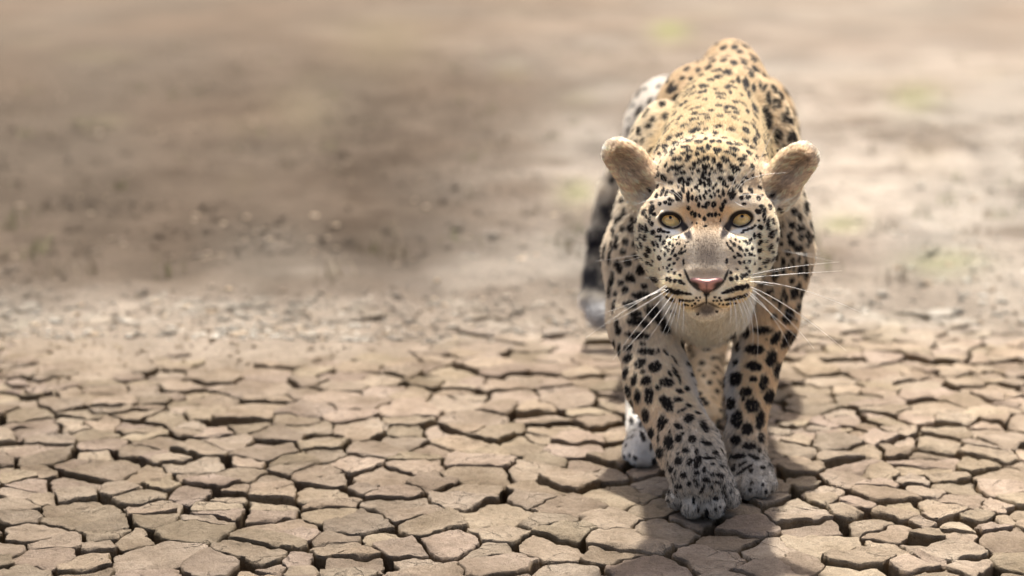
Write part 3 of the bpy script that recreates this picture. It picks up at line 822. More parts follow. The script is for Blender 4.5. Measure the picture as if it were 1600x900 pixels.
 (970, 620, 6.0): [(48,45,16,50),(160,20,28,30),(438,75,70,40,50),(110,90,14,45),(130,140,16,50,-20),(240,175,36,56,-15),(98,220,18,45,-8),(535,25,38,20,10),(635,85,30,13,20),(575,130,42,13,-30),(718,155,28,11,30),(640,205,44,38,-10),(385,250,32,68,5),(425,230,18,22),(540,280,42,22,30),(775,280,24,62,-30),(185,260,12,20),(280,340,40,44,-10),(205,370,20,52,-18),(360,390,16,34),(462,330,10,20),(580,345,16,14),(540,392,34,36),(668,400,34,34),(450,435,42,64,-5),(282,475,13,36),(370,525,46,48,-10),(805,440,52,17,15),(605,505,36,20,8),(712,520,16,28),(880,525,22,20),(720,610,32,56,10),(545,605,32,36,-10),(645,610,26,34,5),(540,535,12,14),(845,580,50,9),(315,620,22,42,-10),(400,690,26,18),(470,680,28,28,-20),(780,685,14,28),(710,715,22,18),(588,735,34,24,-15),(858,632,18,12),(540,840,34,18),(640,815,18,24),(700,790,16,14),(800,790,36,20,10),(870,740,14,12)],
 (1100, 480, 6.0): [(260,280,38,60),(250,350,30,60),(545,215,88,30,2),(655,90,26,22),(790,60,42,45),(770,110,40,42),(400,240,28,45),(320,370,18,45,5),(470,398,80,42),(665,290,34,58,30),(770,300,32,82,28),(820,330,20,90,15),(583,305,12,12),(240,480,18,28,15),(295,520,22,28,20),(465,555,66,40,5),(632,480,46,68,8),(458,672,34,24),(300,675,55,56,5),(688,592,34,72,20),(175,705,20,36,10),(555,710,34,72,10),(395,795,52,38,-10),(695,710,10,30,15),(610,835,44,62,20),(245,880,36,30),(370,860,14,20),(850,120,10,14),(870,20,20,20)],
 (1080, 620, 4.286): [(270,45,32,34),(410,60,44,46,-10),(520,10,34,33),(305,155,34,58,5),(458,155,28,58,5),(205,90,14,18),(195,180,26,34,15),(375,218,32,36,-10),(220,265,30,28),(298,292,30,32),(392,332,42,22,2),(467,275,17,32),(455,360,12,16),(315,400,45,16,-5),(420,405,38,12,25),(345,450,30,8,-30),(375,475,45,10,-30),(400,495,14,18),(335,505,30,8,-30),(478,475,18,12),(405,580,12,15),(395,625,12,12),(500,635,10,12),(480,590,10,10),(285,485,14,18),(290,550,10,14),(158,377,18,14),(125,412,40,8),(200,465,18,9),(190,525,30,12,10),(140,525,12,12),(90,490,10,18),(100,545,12,8),(75,615,12,26,25),(45,590,18,9,-20),(15,690,9,30),(165,677,18,15),(212,637,15,9),(232,665,11,9),(262,635,11,12),(190,738,11,7),(160,755,11,12),(105,775,12,24),(48,755,7,18),(235,475,10,8),(210,605,20,7,-20),(135,605,14,7),(170,575,30,8,10)],
 (950, 100, 6.925): [(848,55,44,26,-5),(980,75,30,24),(1010,125,34,26),(1085,45,38,30),(800,150,32,26),(905,165,36,20,20),(1100,185,28,32),(645,190,34,22,-40),(915,265,34,36),(1020,245,34,16,-10),(1005,320,30,22),(1055,305,20,20),(705,280,70,28,-28),(745,370,62,30,-35),(550,240,32,12,-45),(590,440,30,40,20),(815,450,60,16,-30),(1045,390,35,18),(430,520,40,14,-60),(400,570,10,20),(630,575,36,36,15),(490,605,26,30),(440,670,34,28),(340,720,22,34,10),(405,265,30,16,-50),(320,350,40,12,-50),(160,700,22,12,-50),(225,710,16,26),(285,690,12,20),(385,830,18,36,10),(315,840,18,20),(270,800,14,12),(358,770,14,12),(465,775,16,12,-40),(220,590,16,18),(265,455,36,16,-40),(780,600,40,13,-40),(750,660,24,14,-20),(820,680,34,12,-35),(945,495,60,8,-15),(940,550,36,10,-25),(925,610,50,12,-8),(940,730,60,20,-12),(780,775,40,11,-30),(670,810,36,14,-40),(1085,600,24,11),(1060,720,30,11,-20),(125,600,36,14,-60),(880,670,30,10,-20),(1000,660,26,10)],
 (1100, 40, 4.5): [(160,65,20,10),(248,75,20,14,15),(85,130,24,18,-10),(132,157,28,22),(215,150,22,26,-10),(250,180,28,20,20),(295,145,32,16,25),(20,195,18,20),(55,230,24,18),(138,240,26,20),(208,260,22,34,-25),(280,265,24,26,-20),(355,235,26,26,-20),(30,298,28,18,-10),(160,335,34,20,20),(100,365,30,18),(45,390,26,16),(330,345,16,28,-25),(362,312,24,36,-25),(420,280,16,22,-20),(428,355,18,36,-10),(200,400,20,12),(238,390,13,28),(292,408,22,42,-5),(345,445,12,34),(480,350,14,22,-20),(425,440,10,28,30),(392,420,9,28,-10),(490,450,16,34,-20),(160,445,16,22,-20),(185,475,12,18),(75,450,24,10),(10,465,12,14),(265,490,20,16),(310,500,12,34,5),(448,515,14,46,-5),(488,550,12,36),(520,550,13,32,-10),(535,490,12,38,-15),(565,450,10,48,-25),(352,585,24,40,-5),(425,600,22,28,-15),(445,640,24,26,-20),(222,545,24,13,20),(445,700,24,36),(103,572,22,12),(155,585,20,14),(600,672,17,26,-15),(560,650,14,30),(580,600,12,30,-10),(650,740,10,36,-10),(520,765,22,30,-20),(500,805,18,26),(620,780,20,38,-20),(590,800,16,22),(555,855,12,16),(510,885,14,18),(25,660,20,10),(110,645,20,8),(215,660,26,11,25),(220,625,20,10,25),(295,690,24,13,20),(295,740,30,14,25),(370,770,14,34,-10),(190,740,28,11,15),(80,760,20,10),(100,715,30,9),(300,610,12,20,-20),(50,610,20,10)],
 (900, 400, 3.636): [(645,540,20,12),(745,530,22,12),(635,610,18,13),(715,610,16,16),(780,580,16,9),(655,675,11,12),(725,680,10,10),(785,665,13,8),(700,785,18,13),(630,755,13,13),(680,730,11,10),(740,835,16,13),(760,720,14,13),(700,650,8,8),(670,570,9,8),(800,770,12,16)],
}
DARK = np.array([.020, .0155, .013])

# --- per vertex: ground colour, lie and length of the hair ---------------------
ZC = dict(torso=(.52, .40, .255), chest=(.78, .73, .64), neck=(.56, .445, .265), shoulderA=(.72, .62, .46), shoulderB=(.72, .59, .41),
          legA=(.76, .63, .46), pawA=(.57, .515, .435), legB=(.74, .57, .37), pawB=(.50, .46, .40), hind=(.62, .50, .35), hindpaw=(.62, .59, .54),
          hindB=(.66, .52, .34), tail=(.60, .54, .45), head=(.80, .68, .51), cut=(.05, .04, .035), ear=(.78, .62, .45), earin=(.80, .64, .47))
ZN = list(ZC)
wsum = np.full(nV, 1e-9); vcol = np.zeros((nV, 3)); vflow = np.zeros((nV, 3)); vlen = np.zeros(nV)
zw = {z: np.zeros(nV) for z in ZN}
for pr in PRIMS:
    d = pdist(pr, BV)
    z = pr['at'].get('z', 'torso')
    if pr['op'] == 'sub':
        d = np.abs(d) + (.0 if z in ('cut', 'earin') else .02)
        w = np.exp(-np.maximum(d, 0) / .0016) * 2.5
        if z == 'cut' and pr['t'] == 'e': w = w * 0
    else:
        w = np.exp(-np.maximum(d, 0) / (.014 if z in ('torso', 'neck', 'chest', 'shoulderA', 'shoulderB', 'legA', 'legB') else .007))
    vcol += w[:, None] * np.array(ZC[z]); vflow += w[:, None] * pr['at'].get('flow', DOWN)
    vlen += w * pr['at'].get('ln', .012); wsum += w; zw[z] += w
vcol /= wsum[:, None]; vflow /= wsum[:, None]; vlen /= wsum
for z in ZN: zw[z] /= wsum
VX, VY = project(BV)
depth = BV[:, 1] * CP - (BV[:, 2] - CAM_H) * SP
headw = np.clip(zw['head'] + zw['ear'] + zw['earin'] + zw['cut'], 0, 1)
# lie of the hair on the head: away from the nose
nose = P(1104, 436, 2.20)
hf = BV - nose
hf /= np.linalg.norm(hf, axis=1)[:, None]
lower = sstep(430, 480, VY)
hf = hf + lower[:, None] * np.array([0, 0, -.8])
isear = np.clip(zw['ear'] + zw['earin'], 0, 1)
hw = (headw * (1 - isear))[:, None]
vflow = vflow * (1 - hw) + hf * hw

def paintv(col, px, py, rx, ry, c, w=1.0, ang=0, soft=.35, ymax=2.50, P2=None):
    a_ = math.radians(ang)
    X, Y_ = (VX, VY) if P2 is None else P2
    dx, dy = X - px, Y_ - py
    u, v = dx * math.cos(a_) + dy * math.sin(a_), -dx * math.sin(a_) + dy * math.cos(a_)
    m = np.sqrt((u / rx) ** 2 + (v / ry) ** 2)
    return col, sstep(1 + soft, 1 - soft, m) * w, c

WHITE = (.82, .77, .69)
PAINTS = [  # on the head, in measured photo pixels; colour of the hair itself
 (1112, 215, 96, 50, (.64, .51, .305), .9, 0, .6), (1104, 290, 70, 30, (.74, .66, .53), .7, 0, .6), (1018, 292, 30, 36, (.62, .49, .33), .5, 0, .6), (1192, 292, 30, 36, (.62, .49, .33), .5, 0, .6),
 (1104, 345, 46, 24, (.70, .475, .26), .85, 0, .6), (1078, 322, 14, 26, (.64, .44, .235), .6, -20, .6), (1130, 322, 14, 26, (.64, .44, .235), .6, 20, .6),
 (1104, 374, 34, 26, (.46, .35, .235), .85, 0, .5), (1104, 396, 33, 32, (.265, .21, .155), .92, 0, .45), (1104, 427, 32, 8, (.40, .31, .215), .9, 0, .5),
 (1018, 400, 34, 52, (.84, .755, .62), .8, 0, .4), (1192, 400, 34, 52, (.84, .755, .62), .8, 0, .4),
 (1070, 398, 18, 26, (.56, .47, .35), .7, 0, .5), (1138, 398, 18, 26, (.56, .47, .35), .7, 0, .5),
 (1046, 316, 32, 9, (.72, .64, .53), .7, 0, .5), (1160, 315, 32, 9, (.72, .64, .53), .7, 0, .5),
 (1044, 361, 24, 4.5, (.82, .77, .69), .85, 14, .4), (1162, 359, 24, 4.5, (.82, .77, .69), .85, -14, .4),
 (1063, 368, 11, 3.8, (.80, .75, .67), .7, 30, .45), (1144, 366, 11, 3.8, (.80, .75, .67), .7, -30, .45),
 (1078, 350, 4, 16, (.74, .64, .52), .6, -18, .6), (1130, 348, 4, 16, (.74, .64, .52), .6, 18, .6),
 (1066, 457, 40, 24, (.80, .67, .47), .95, 5, .35), (1142, 457, 40, 24, (.80, .67, .47), .95, -5, .35),
 (1104, 500, 60, 16, WHITE, .9, 0, .4), (1104, 483, 14, 9, (.14, .12, .115), .85, 0, .6),
 (1048, 344, 20.5, 14.2, DARK, 1, 12, .12), (1158.5, 342, 20.5, 14.2, DARK, 1, -12, .12),
 (1072, 360, 6, 17, (.035, .028, .03), .95, -28, .3), (1135, 358, 6, 17, (.035, .028, .03), .95, 28, .3),
 (1074, 432, 2.2, 13, DARK, .95, -22, .3), (1134, 432, 2.2, 13, DARK, .95, 22, .3),
 (1086, 446, 13, 4.2, DARK, .95, 42, .3), (1122, 446, 13, 4.2, DARK, .95, -42, .3), (1104, 459, 5, 5, DARK, .95, 0, .3),
 (1103.5, 466, 1.6, 10, DARK, .95, 0, .3), (1092, 477, 12, 2.0, DARK, .7, -25, .4), (1116, 477, 12, 2.0, DARK, .7, 25, .4),
]
headf = sstep(.25, .6, headw * (1 - isear)) * (BV[:, 1] < 2.52) * sstep(-.1, .25, -BN[:, 1])

def apply_paints(col, X, Y_, gate):
    for (px, py, rx, ry, c, w, ang, soft) in PAINTS:
        near = (np.abs(X - px) < max(rx, ry) * 1.7) & (np.abs(Y_ - py) < max(rx, ry) * 1.7) & (gate > 0)
        if not near.any(): continue
        _, m, c = paintv(None, px, py, rx, ry, np.array(c), w, ang, soft, P2=(X[near], Y_[near]))
        m = (m * gate[near])[:, None]
        col[near] = col[near] * (1 - m) + c * m
    return col

def body_zones(col, p, n, z, X, Y_):
    """pale underside, inner legs, banded tail, ears"""
    def bl(col, c, w):
        w = np.clip(w, 0, 1)[:, None]
        return col * (1 - w) + np.array(c) * w
    tor = z['torso'] + z['shoulderA'] + z['shoulderB']
    col = bl(col, (.62, .56, .46), tor * sstep(.62, .40, p[:, 2]) * .8)
    col = bl(col, WHITE, (tor + z['hind'] + z['hindB'] * .3) * sstep(-.35, -.8, n[:, 2]))
    # far flank, picture left: pale
    col = bl(col, (.66, .64, .60), z['torso'] * sstep(3.2, 3.4, p[:, 1]) * sstep(1075, 1035, X) * .75)
    # leg A: white inside edge and shin, warmer lower down
    col = bl(col, (.70, .64, .55), z['legA'] * sstep(620, 540, Y_) * .5)
    col = bl(col, (.64, .515, .38), z['legA'] * sstep(600, 680, Y_) * sstep(.5, -.2, n[:, 0]) * .7)
    col = bl(col, (.66, .645, .62), (z['legA'] + z['pawA'] * .3) * sstep(.35, .9, n[:, 0]) * .7)
    col = bl(col, (.72, .70, .67), z['legB'] * sstep(-.35, -.85, n[:, 0]) * .9)
    t = z['tail']
    band = sstep(.1, .5, np.sin(Y_ * .105 + .6) + .25)
    col = bl(col, (.022, .020, .026), t * sstep(300, 325, Y_) * sstep(462, 446, Y_) * np.clip(.80 + .2 * band + .5 * vnoise(p, 60, 650), 0, 1))
    col = bl(col, (.52, .51, .50), t * sstep(450, 478, Y_))
    # ears: pale rim, tan inside with darker throat
    e = z['ear'] + z['earin']
    for s, cx_, cy_, an in ((-1, 986, 264, -42), (1, 1234, 270, 42)):
        a_ = math.radians(an + 90)
        dx, dy = X - cx_, Y_ - cy_
        side = (np.sign(X - 1104) == s)
        u = dx * math.cos(a_) + dy * math.sin(a_); v = -dx * math.sin(a_) + dy * math.cos(a_)
        m = np.sqrt((u / 55) ** 2 + (v / 38) ** 2)
        col = bl(col, (.82, .74, .62), e * side * sstep(.80, .95, m) * .9)
        col = bl(col, (.42, .34, .26), e * side * sstep(.6, .2, np.abs(v / 16 + .2)) * .45)
    return col
vcol = body_zones(vcol, BV, BN, zw, VX, VY)

# --- spots: found on the surface where the photo has them ----------------------
cell = 4.0
ci = (VX / cell).astype(int); cj = (VY / cell).astype(int)
order = np.lexsort((depth,))
dm = {}
for k in order[::-1]:
    dm[(ci[k], cj[k])] = k                 # nearest vertex wins (written last)
def find(px, py):
    a_, b_ = int(px / cell), int(py / cell)
    best = None
    for r in (0, 1, 2):
        for i in range(a_ - r, a_ + r + 1):
            for j in range(b_ - r, b_ + r + 1):
                k = dm.get((i, j))
                if k is not None and (best is None or depth[k] < depth[best]): best = k
        if best is not None: return best
    return None
SP_ = []   # px, py, rx, ry, angle, depth, view-thickness
hits3 = []
for (ox, oy, s), lst in VIEWS.items():
    for t in lst:
        x, y, rx, ry = t[:4]; an = t[4] if len(t) > 4 else 0
        px, py = ox + x / s, oy + y / s
        k = find(px, py)
        if k is None: continue
        g_ = 1.16 if oy in (40, 100) else 1.12
        rx, ry = rx / s * g_ + .25, ry / s * g_ + .25
        if ox in (980, 1100) and oy in (200, 320): rx, ry = rx * 1.0 + .08, ry * 1.0 + .08
        if ox == 1040: rx, ry = rx * 1.1 + .3, ry * 1.15 + .4
        if oy in (40, 100): rx, ry = max(rx, 2.6), max(ry, 2.3)
        SP_.append((px, py, rx, ry, an, depth[k], max(rx, ry) / 2555 * depth[k] * 2.2 + .008))
        hits3.append(BV[k])
hits3 = np.array(hits3)
n_auth = len(SP_)
# the rest of the coat, where the photo cannot show it
vis_n = -(BN @ np.array([0, CP, -SP]))
fa = (headw < .5)
candk = rng.choice(nV, 16000)
S3 = []
for k in candk:
    p = BV[k]
    if zw['chest'][k] > .5 or isear[k] > .3 or zw['tail'][k] > .6 and VY[k] > 300: continue
    hd_ = headw[k] > .5
    r = .0036 if hd_ else .0105 if zw['torso'][k] > .4 else .0085
    if zw['pawA'][k] + zw['pawB'][k] + zw['hindpaw'][k] > .5: r = .0035
    if BN[k, 2] < -.75 and zw['torso'][k] > .3: continue
    if hd_ and p[1] < 2.40: continue
    # skip what authored marks already cover
    d = np.linalg.norm(hits3 - p, axis=1)
    if d.min() < r * 3.0: continue
    if vis_n[k] > .35 and d.min() < .03 and zw['tail'][k] < .3: continue
    if S3 and (np.linalg.norm(np.array([q[0] for q in S3]) - p, axis=1) < r * 3.1).any(): continue
    S3.append((p, r * rng.uniform(.75, 1.25), vflow[k] / np.linalg.norm(vflow[k])))
print('spots', n_auth, len(S3))

def spot_mask(p, jit=0.0):
    """1 inside a mark; p (n,3)"""
    X, Y_ = project(p)
    dp = p[:, 1] * CP - (p[:, 2] - CAM_H) * SP
    out = np.zeros(len(p))
    cs = 8.0
    key = (X / cs).astype(np.int64) * 4096 + (Y_ / cs).astype(np.int64)
    od = np.argsort(key, kind='stable'); ks = key[od]
    nz = vnoise(p, 260, 501) * .22 + vnoise(p, 520, 502) * .12
    if jit: nz = nz + rng.normal(0, jit, len(p))
    def pick(px, py, r):
        i0, i1 = int((px - r) / cs), int((px + r) / cs)
        j0, j1 = int((py - r) / cs), int((py + r) / cs)
        L = []
        for i in range(i0, i1 + 1):
            a_, b_ = np.searchsorted(ks, i * 4096 + j0), np.searchsorted(ks, i * 4096 + j1 + 1)
            if b_ > a_: L.append(od[a_:b_])
        return np.concatenate(L) if L else None
    for (px, py, rx, ry, an, d0, th) in SP_:
        I = pick(px, py, max(rx, ry) * 1.4)
        if I is None: continue
        a_ = math.radians(an)
        dx, dy = X[I] - px, Y_[I] - py
        u, v = dx * math.cos(a_) + dy * math.sin(a_), -dx * math.sin(a_) + dy * math.cos(a_)
        m = np.sqrt((u / rx) ** 2 + (v / ry) ** 2 + ((dp[I] - d0) / th) ** 2) + nz[I]
        out[I] = np.maximum(out[I], sstep(1.14, .90, m))
    for (c, r, fl) in S3:
        px, py = project(c[None]); px, py = px[0], py[0]
        I = pick(px, py, r * 1.8 / 2.4 * 2555)
        if I is None: continue
        d = p[I] - c
        al_ = d @ fl
        m = np.sqrt(np.maximum((d ** 2).sum(1) - al_ ** 2, 0) / r ** 2 + (al_ / (r * 1.35)) ** 2) + nz[I] * 1.2
        out[I] = np.maximum(out[I], sstep(1.14, .90, m))
    return out
# --- materials -------------------------------------------------------------------
M_SKIN, nt, b = new_mat('leopard_skin', .8, .15)
at = node(nt, 'ShaderNodeAttribute', attribute_name='coat')
nz = node(nt, 'ShaderNodeTexNoise', Scale=320.0, Detail=2.0)
nt.links.new(mixc(nt, .5, at.outputs['Color'], ramp(nt, nz.outputs[0], [(.3, .35), (.7, .62)]), 'OVERLAY'), b.inputs['Base Color'])
M_FUR, nt, b = new_mat('leopard_fur', .55, .25)
at = node(nt, 'ShaderNodeAttribute', attribute_name='coat')
hi = nt.nodes.new('ShaderNodeHairInfo')
rv = ramp(nt, hi.outputs['Random'], [(0, .78), (1, 1.08)])
colr = mixc(nt, 1.0, at.outputs['Color'], rv, 'MULTIPLY')
nt.links.new(colr, b.inputs['Base Color'])
tr = nt.nodes.new('ShaderNodeBsdfTranslucent')
nt.links.new(colr, tr.inputs['Color'])
mx = nt.nodes.new('ShaderNodeMixShader'); mx.inputs[0].default_value = .42
nt.links.new(b.outputs[0], mx.inputs[1]); nt.links.new(tr.outputs[0], mx.inputs[2])
nt.links.new(mx.outputs[0], nt.nodes['Material Output'].inputs['Surface'])

# --- the leopard -------------------------------------------------------------------
leo = bpy.data.objects.new('leopard', None)
COL.objects.link(leo)
ORG = np.array([P(1110, 770, 2.9)[0], 2.95, 0.0])
leo.location = ORG
leo['label'] = 'spotted leopard walking head on towards the viewer over cracked mud, yellow eyes staring'
leo['category'] = 'leopard'
def part(name, V, Fc, m, parent=None, **k):
    parent = parent or leo
    off = ORG if parent == leo else np.zeros(3)
    return mesh_obj(name, np.asarray(V) - ORG, Fc, m, parent, **k)

bcol = apply_paints(vcol.copy(), VX, VY, headf)
sm = spot_mask(BV)
sm = sm * (1 - np.clip(zw['cut'] * 1.5, 0, 1))
bcol = bcol * (1 - sm[:, None]) + DARK * sm[:, None]
body = part('body', BV, BQ, M_SKIN)
set_color(body.data, 'coat', np.clip(bcol * 1.15, 0, .95))

# --- fur -------------------------------------------------------------------------
NH = 560000
tri = np.vstack([BQ[:, [0, 1, 2]], BQ[:, [0, 2, 3]]])
ta = BV[tri[:, 0]]; tb = BV[tri[:, 1]]; tcx = BV[tri[:, 2]]
area = np.linalg.norm(np.cross(tb - ta, tcx - ta), axis=1) / 2
dens = 1 + 1.9 * headw + .7 * (zw['legA'] + zw['pawA'] + zw['legB'] + zw['pawB']) + .3 * (zw['shoulderA'] + zw['shoulderB'] + zw['neck']) - .35 * np.clip(zw['hind'] + zw['hindB'], 0, 1)
dens = dens * (.5 + .5 * sstep(-.35, .15, vis_n))
wt = area * dens[tri].mean(1)
pick_t = rng.choice(len(tri), NH, p=wt / wt.sum())
r1, r2 = rng.random(NH), rng.random(NH)
sq = np.sqrt(r1); w0, w1, w2 = 1 - sq, sq * (1 - r2), sq * r2
T = tri[pick_t]
def lerp(a):
    if a.ndim == 1: return a[T[:, 0]] * w0 + a[T[:, 1]] * w1 + a[T[:, 2]] * w2
    return a[T[:, 0]] * w0[:, None] + a[T[:, 1]] * w1[:, None] + a[T[:, 2]] * w2[:, None]
root = lerp(BV); N = lerp(BN); N /= np.linalg.norm(N, axis=1)[:, None]
FL = lerp(vflow); LN = lerp(vlen); HG = lerp(headf); HW = lerp(headw); EARW = lerp(isear); CUT = lerp(zw['cut'])
RX, RY = project(root)
gate_head = HG > .3
def inell(px, py, rx, ry):
    return ((RX - px) / rx) ** 2 + ((RY - py) / ry) ** 2 < 1
drop = (gate_head & (inell(1047.5, 344, 19, 13.5) | inell(1159, 342, 19, 13.5) | inell(1104, 442, 29, 13))) | (CUT > .3)
keep = ~drop
def K(*a): return [x[keep] for x in a]
root, N, FL, LN, HG, HW, EARW, RX, RY = K(root, N, FL, LN, HG, HW, EARW, RX, RY)
zk = {z: lerp(zw[z])[keep] for z in ('tail', 'chest', 'earin', 'pawA', 'pawB')}
base = lerp(vcol)[keep]
n = len(root)
# lie: flow with slow swirls, laid on the surface
sw = np.stack([vnoise(root, 45, 601), vnoise(root, 45, 602), vnoise(root, 45, 603)], 1) * .22
sw2 = np.stack([vnoise(root, 190, 611), vnoise(root, 190, 612), vnoise(root, 190, 613)], 1) * .22
FL = FL / np.maximum(np.linalg.norm(FL, axis=1), 1e-6)[:, None] + sw + sw2 + rng.normal(0, .13, (n, 3))
FL = FL - (FL * N).sum(1)[:, None] * N
FL /= np.maximum(np.linalg.norm(FL, axis=1), 1e-6)[:, None]
LN = LN * rng.uniform(.65, 1.15, n) * (1 + .25 * vnoise(root, 90, 620))
# shorter round the eyes, on the nose and lips
for (px, py, rr) in ((1047, 343, 36), (1159, 342, 36)):
    d = np.hypot(RX - px, RY - py)
    LN = np.where(HG > .3, LN * (1 - .6 * sstep(rr, rr * .5, d)), LN)
LN = np.where((HG > .3), LN * (1 - .55 * sstep(36, 22, np.abs(RX - 1104)) * sstep(345, 370, RY) * sstep(472, 462, RY)), LN)
lift = .30 + .10 * rng.random(n) + .25 * zk['tail'] + .25 * zk['earin'] - .08 * HG
guard = rng.random(n) < .04
LN = np.where(guard & (HG < .5), LN * 1.3, LN)
lift = np.where(guard, lift + .05, lift)
NP = 5
tt = np.linspace(0, 1, NP)
pts = np.empty((n, NP, 3), np.float32)
jx = rng.normal(0, .10, (n, 3))
for k, t in enumerate(tt):
    pts[:, k] = root + LN[:, None] * (FL * (t * (1 - lift * .35))[:, None] + N * (lift * (t - .42 * t * t) * 1.35)[:, None] + jx * t * t)
pts[:, 0] -= (N * .0008)
mid = root + FL * (LN * .45)[:, None]
MX, MY = project(mid)
hc = base + 0.0
hc = apply_paints(hc, MX, MY, HG)
# ticked, streaky hair: slight strand to strand and clump differences
cl = 1 + .10 * vnoise(mid, 300, 630) + .06 * vnoise(mid, 80, 631)
earv = 1 + np.clip(EARW, 0, 1) * (.34 * vnoise(mid * np.array([1, 1, 2.2]), 120, 640) + .32 * vnoise(mid * np.array([1, 1, 1.6]), 330, 641))
hc = hc * (cl * earv)[:, None] * rng.uniform(.84, 1.10, (n, 1))
stk = sstep(.10, .45, vnoise(mid * np.array([.8, 1, 2.4]), 190, 645) + .5 * vnoise(mid, 600, 646)) * zk['earin'] * .6
hc = hc * (1 - stk[:, None]) + np.array([.30, .21, .13]) * stk[:, None]
pw = np.clip(zk['pawA'] + zk['pawB'], 0, 1)
tick = (rng.random(n) < pw * (.20 + .36 * sstep(0, .6, vnoise(mid, 130, 647))))
hc[tick] *= .22
msk = spot_mask(mid, .06)
msk = msk * (rng.random(n) > .035)
hc = hc * (1 - msk[:, None]) + (DARK * rng.uniform(.7, 1.6, (n, 1))) * msk[:, None]
# dark hairs sprinkled in the nose bridge and forehead
spr = (HG > .4) & (rng.random(n) < .22 * sstep(30, 20, np.abs(MX - 1104)) * sstep(355, 380, MY) * sstep(428, 412, MY))
hc[spr] *= .35
rad0 = .00030 + .00008 * HW * 0
cu = bpy.data.hair_curves.new('fur')
cu.add_curves([NP] * n)
cu.points.foreach_set('position', (pts - ORG.astype(np.float32)).ravel())
prof = np.array([.85, 1.0, .9, .65, .12], np.float32)
radv = (.00027 * rng.uniform(.75, 1.25, n)).astype(np.float32)[:, None] * prof[None]
radv[zk['chest'] > .5] *= 1.1
ra = cu.attributes.get('radius') or cu.attributes.new('radius', 'FLOAT', 'POINT')
ra.data.foreach_set('value', radv.ravel())
ca = cu.attributes.new('coat', 'FLOAT_COLOR', 'CURVE')
ca.data.foreach_set('color', np.column_stack([np.clip(hc * 1.24, .008, .95), np.ones(n)]).astype(np.float32).ravel())
cu.materials.append(M_FUR)
fur = bpy.data.objects.new('fur', cu)
COL.objects.link(fur); fur.parent = leo
print('hairs', n)

# --- eyes --------------------------------------------------------------------------
M_EYE, nt, b = new_mat('dark_eye', .08, .5)
b.inputs['Base Color'].default_value = (.012, .009, .008, 1)
M_IRIS, nt, b = new_mat('amber_iris', .12, .5)
b.inputs['Coat Weight'].default_value = 1.0; b.inputs['Coat Roughness'].default_value = .02
tc_ = nt.nodes.new('ShaderNodeTexCoord')
ra_ = nt.nodes.new('ShaderNodeAttribute'); ra_.attribute_name = 'ring'
nn = node(nt, 'ShaderNodeTexNoise', Scale=420.0, Detail=3.0); nt.links.new(tc_.outputs['Object'], nn.inputs['Vector'])
c0 = ramp(nt, ra_.outputs['Fac'], [(0, (.72, .46, .16)), (.30, (1.0, .70, .27)), (.80, (1.0, .75, .34)), (.94, (.66, .44, .18)), (1.0, (.05, .03, .015))])
nt.links.new(mixc(nt, .5, c0, ramp(nt, nn.outputs[0], [(.35, .35), (.65, .62)]), 'OVERLAY'), b.inputs['Base Color'])
def cap(R, a0, a1, n=40, rings=10):
    V, Q = [], []
    for r in range(rings + 1):
        a_ = a0 + (a1 - a0) * r / rings
        for k in range(n):
            f = 2 * math.pi * k / n
            V.append((R * math.sin(a_) * math.cos(f), -R * math.cos(a_), R * math.sin(a_) * math.sin(f)))
    for r in range(rings):
        for k in range(n):
            Q.append((r * n + k, r * n + (k + 1) % n, (r + 1) * n + (k + 1) % n, (r + 1) * n + k))
    return np.array(V), Q
ER = .0215
for (ex, ey, Y, s) in EYES:
    c = P(ex, ey, Y + ER + .0024)
    look = (np.array([0, 0, CAM_H]) - c); look /= np.linalg.norm(look)
    look = look * 1.0
    yv = -look; xv = np.cross(yv, [0, 0, 1]); xv /= np.linalg.norm(xv); zv = np.cross(xv, yv)
    Rm = np.stack([xv, yv, zv], 1)
    V, Q = cap(ER, .0005, math.pi * .9, 40, 24)
    eye = part('eye', V @ Rm.T + c, Q, M_EYE)
    eye['label'] = 'eye on the %s side of the picture, amber with a pinpoint pupil' % ('left' if s < 0 else 'right')
    cc = c + Rm @ np.array([0, 0, .0006])
    a1 = math.asin(.0142 / (ER + .0006))
    V, Q = cap(ER + .0006, .0005, a1, 48, 12)
    iris = part('iris', V @ Rm.T + cc, Q, M_IRIS, eye)
    a = iris.data.attributes.new('ring', 'FLOAT', 'POINT')
    a.data.foreach_set('value', np.repeat(np.linspace(0, 1, 13), 48).astype(np.float32))
    cpu = c + Rm @ np.array([0, 0, .0048 if True else 0])
    V, Q = cap(ER + .0008, .0005, math.asin(.0023 / ER), 24, 3)
    # the pinpoint pupil sits a little above the middle of the opening
    tilt = math.radians(9)
    Rt = np.array([[1, 0, 0], [0, math.cos(tilt), math.sin(tilt)], [0, -math.sin(tilt), math.cos(tilt)]])
    V = (V @ Rt.T)
    if V[0][2] < 0: V[:, 2] *= -1
    part('pupil', V @ Rm.T + cc, Q, M_EYE, eye)

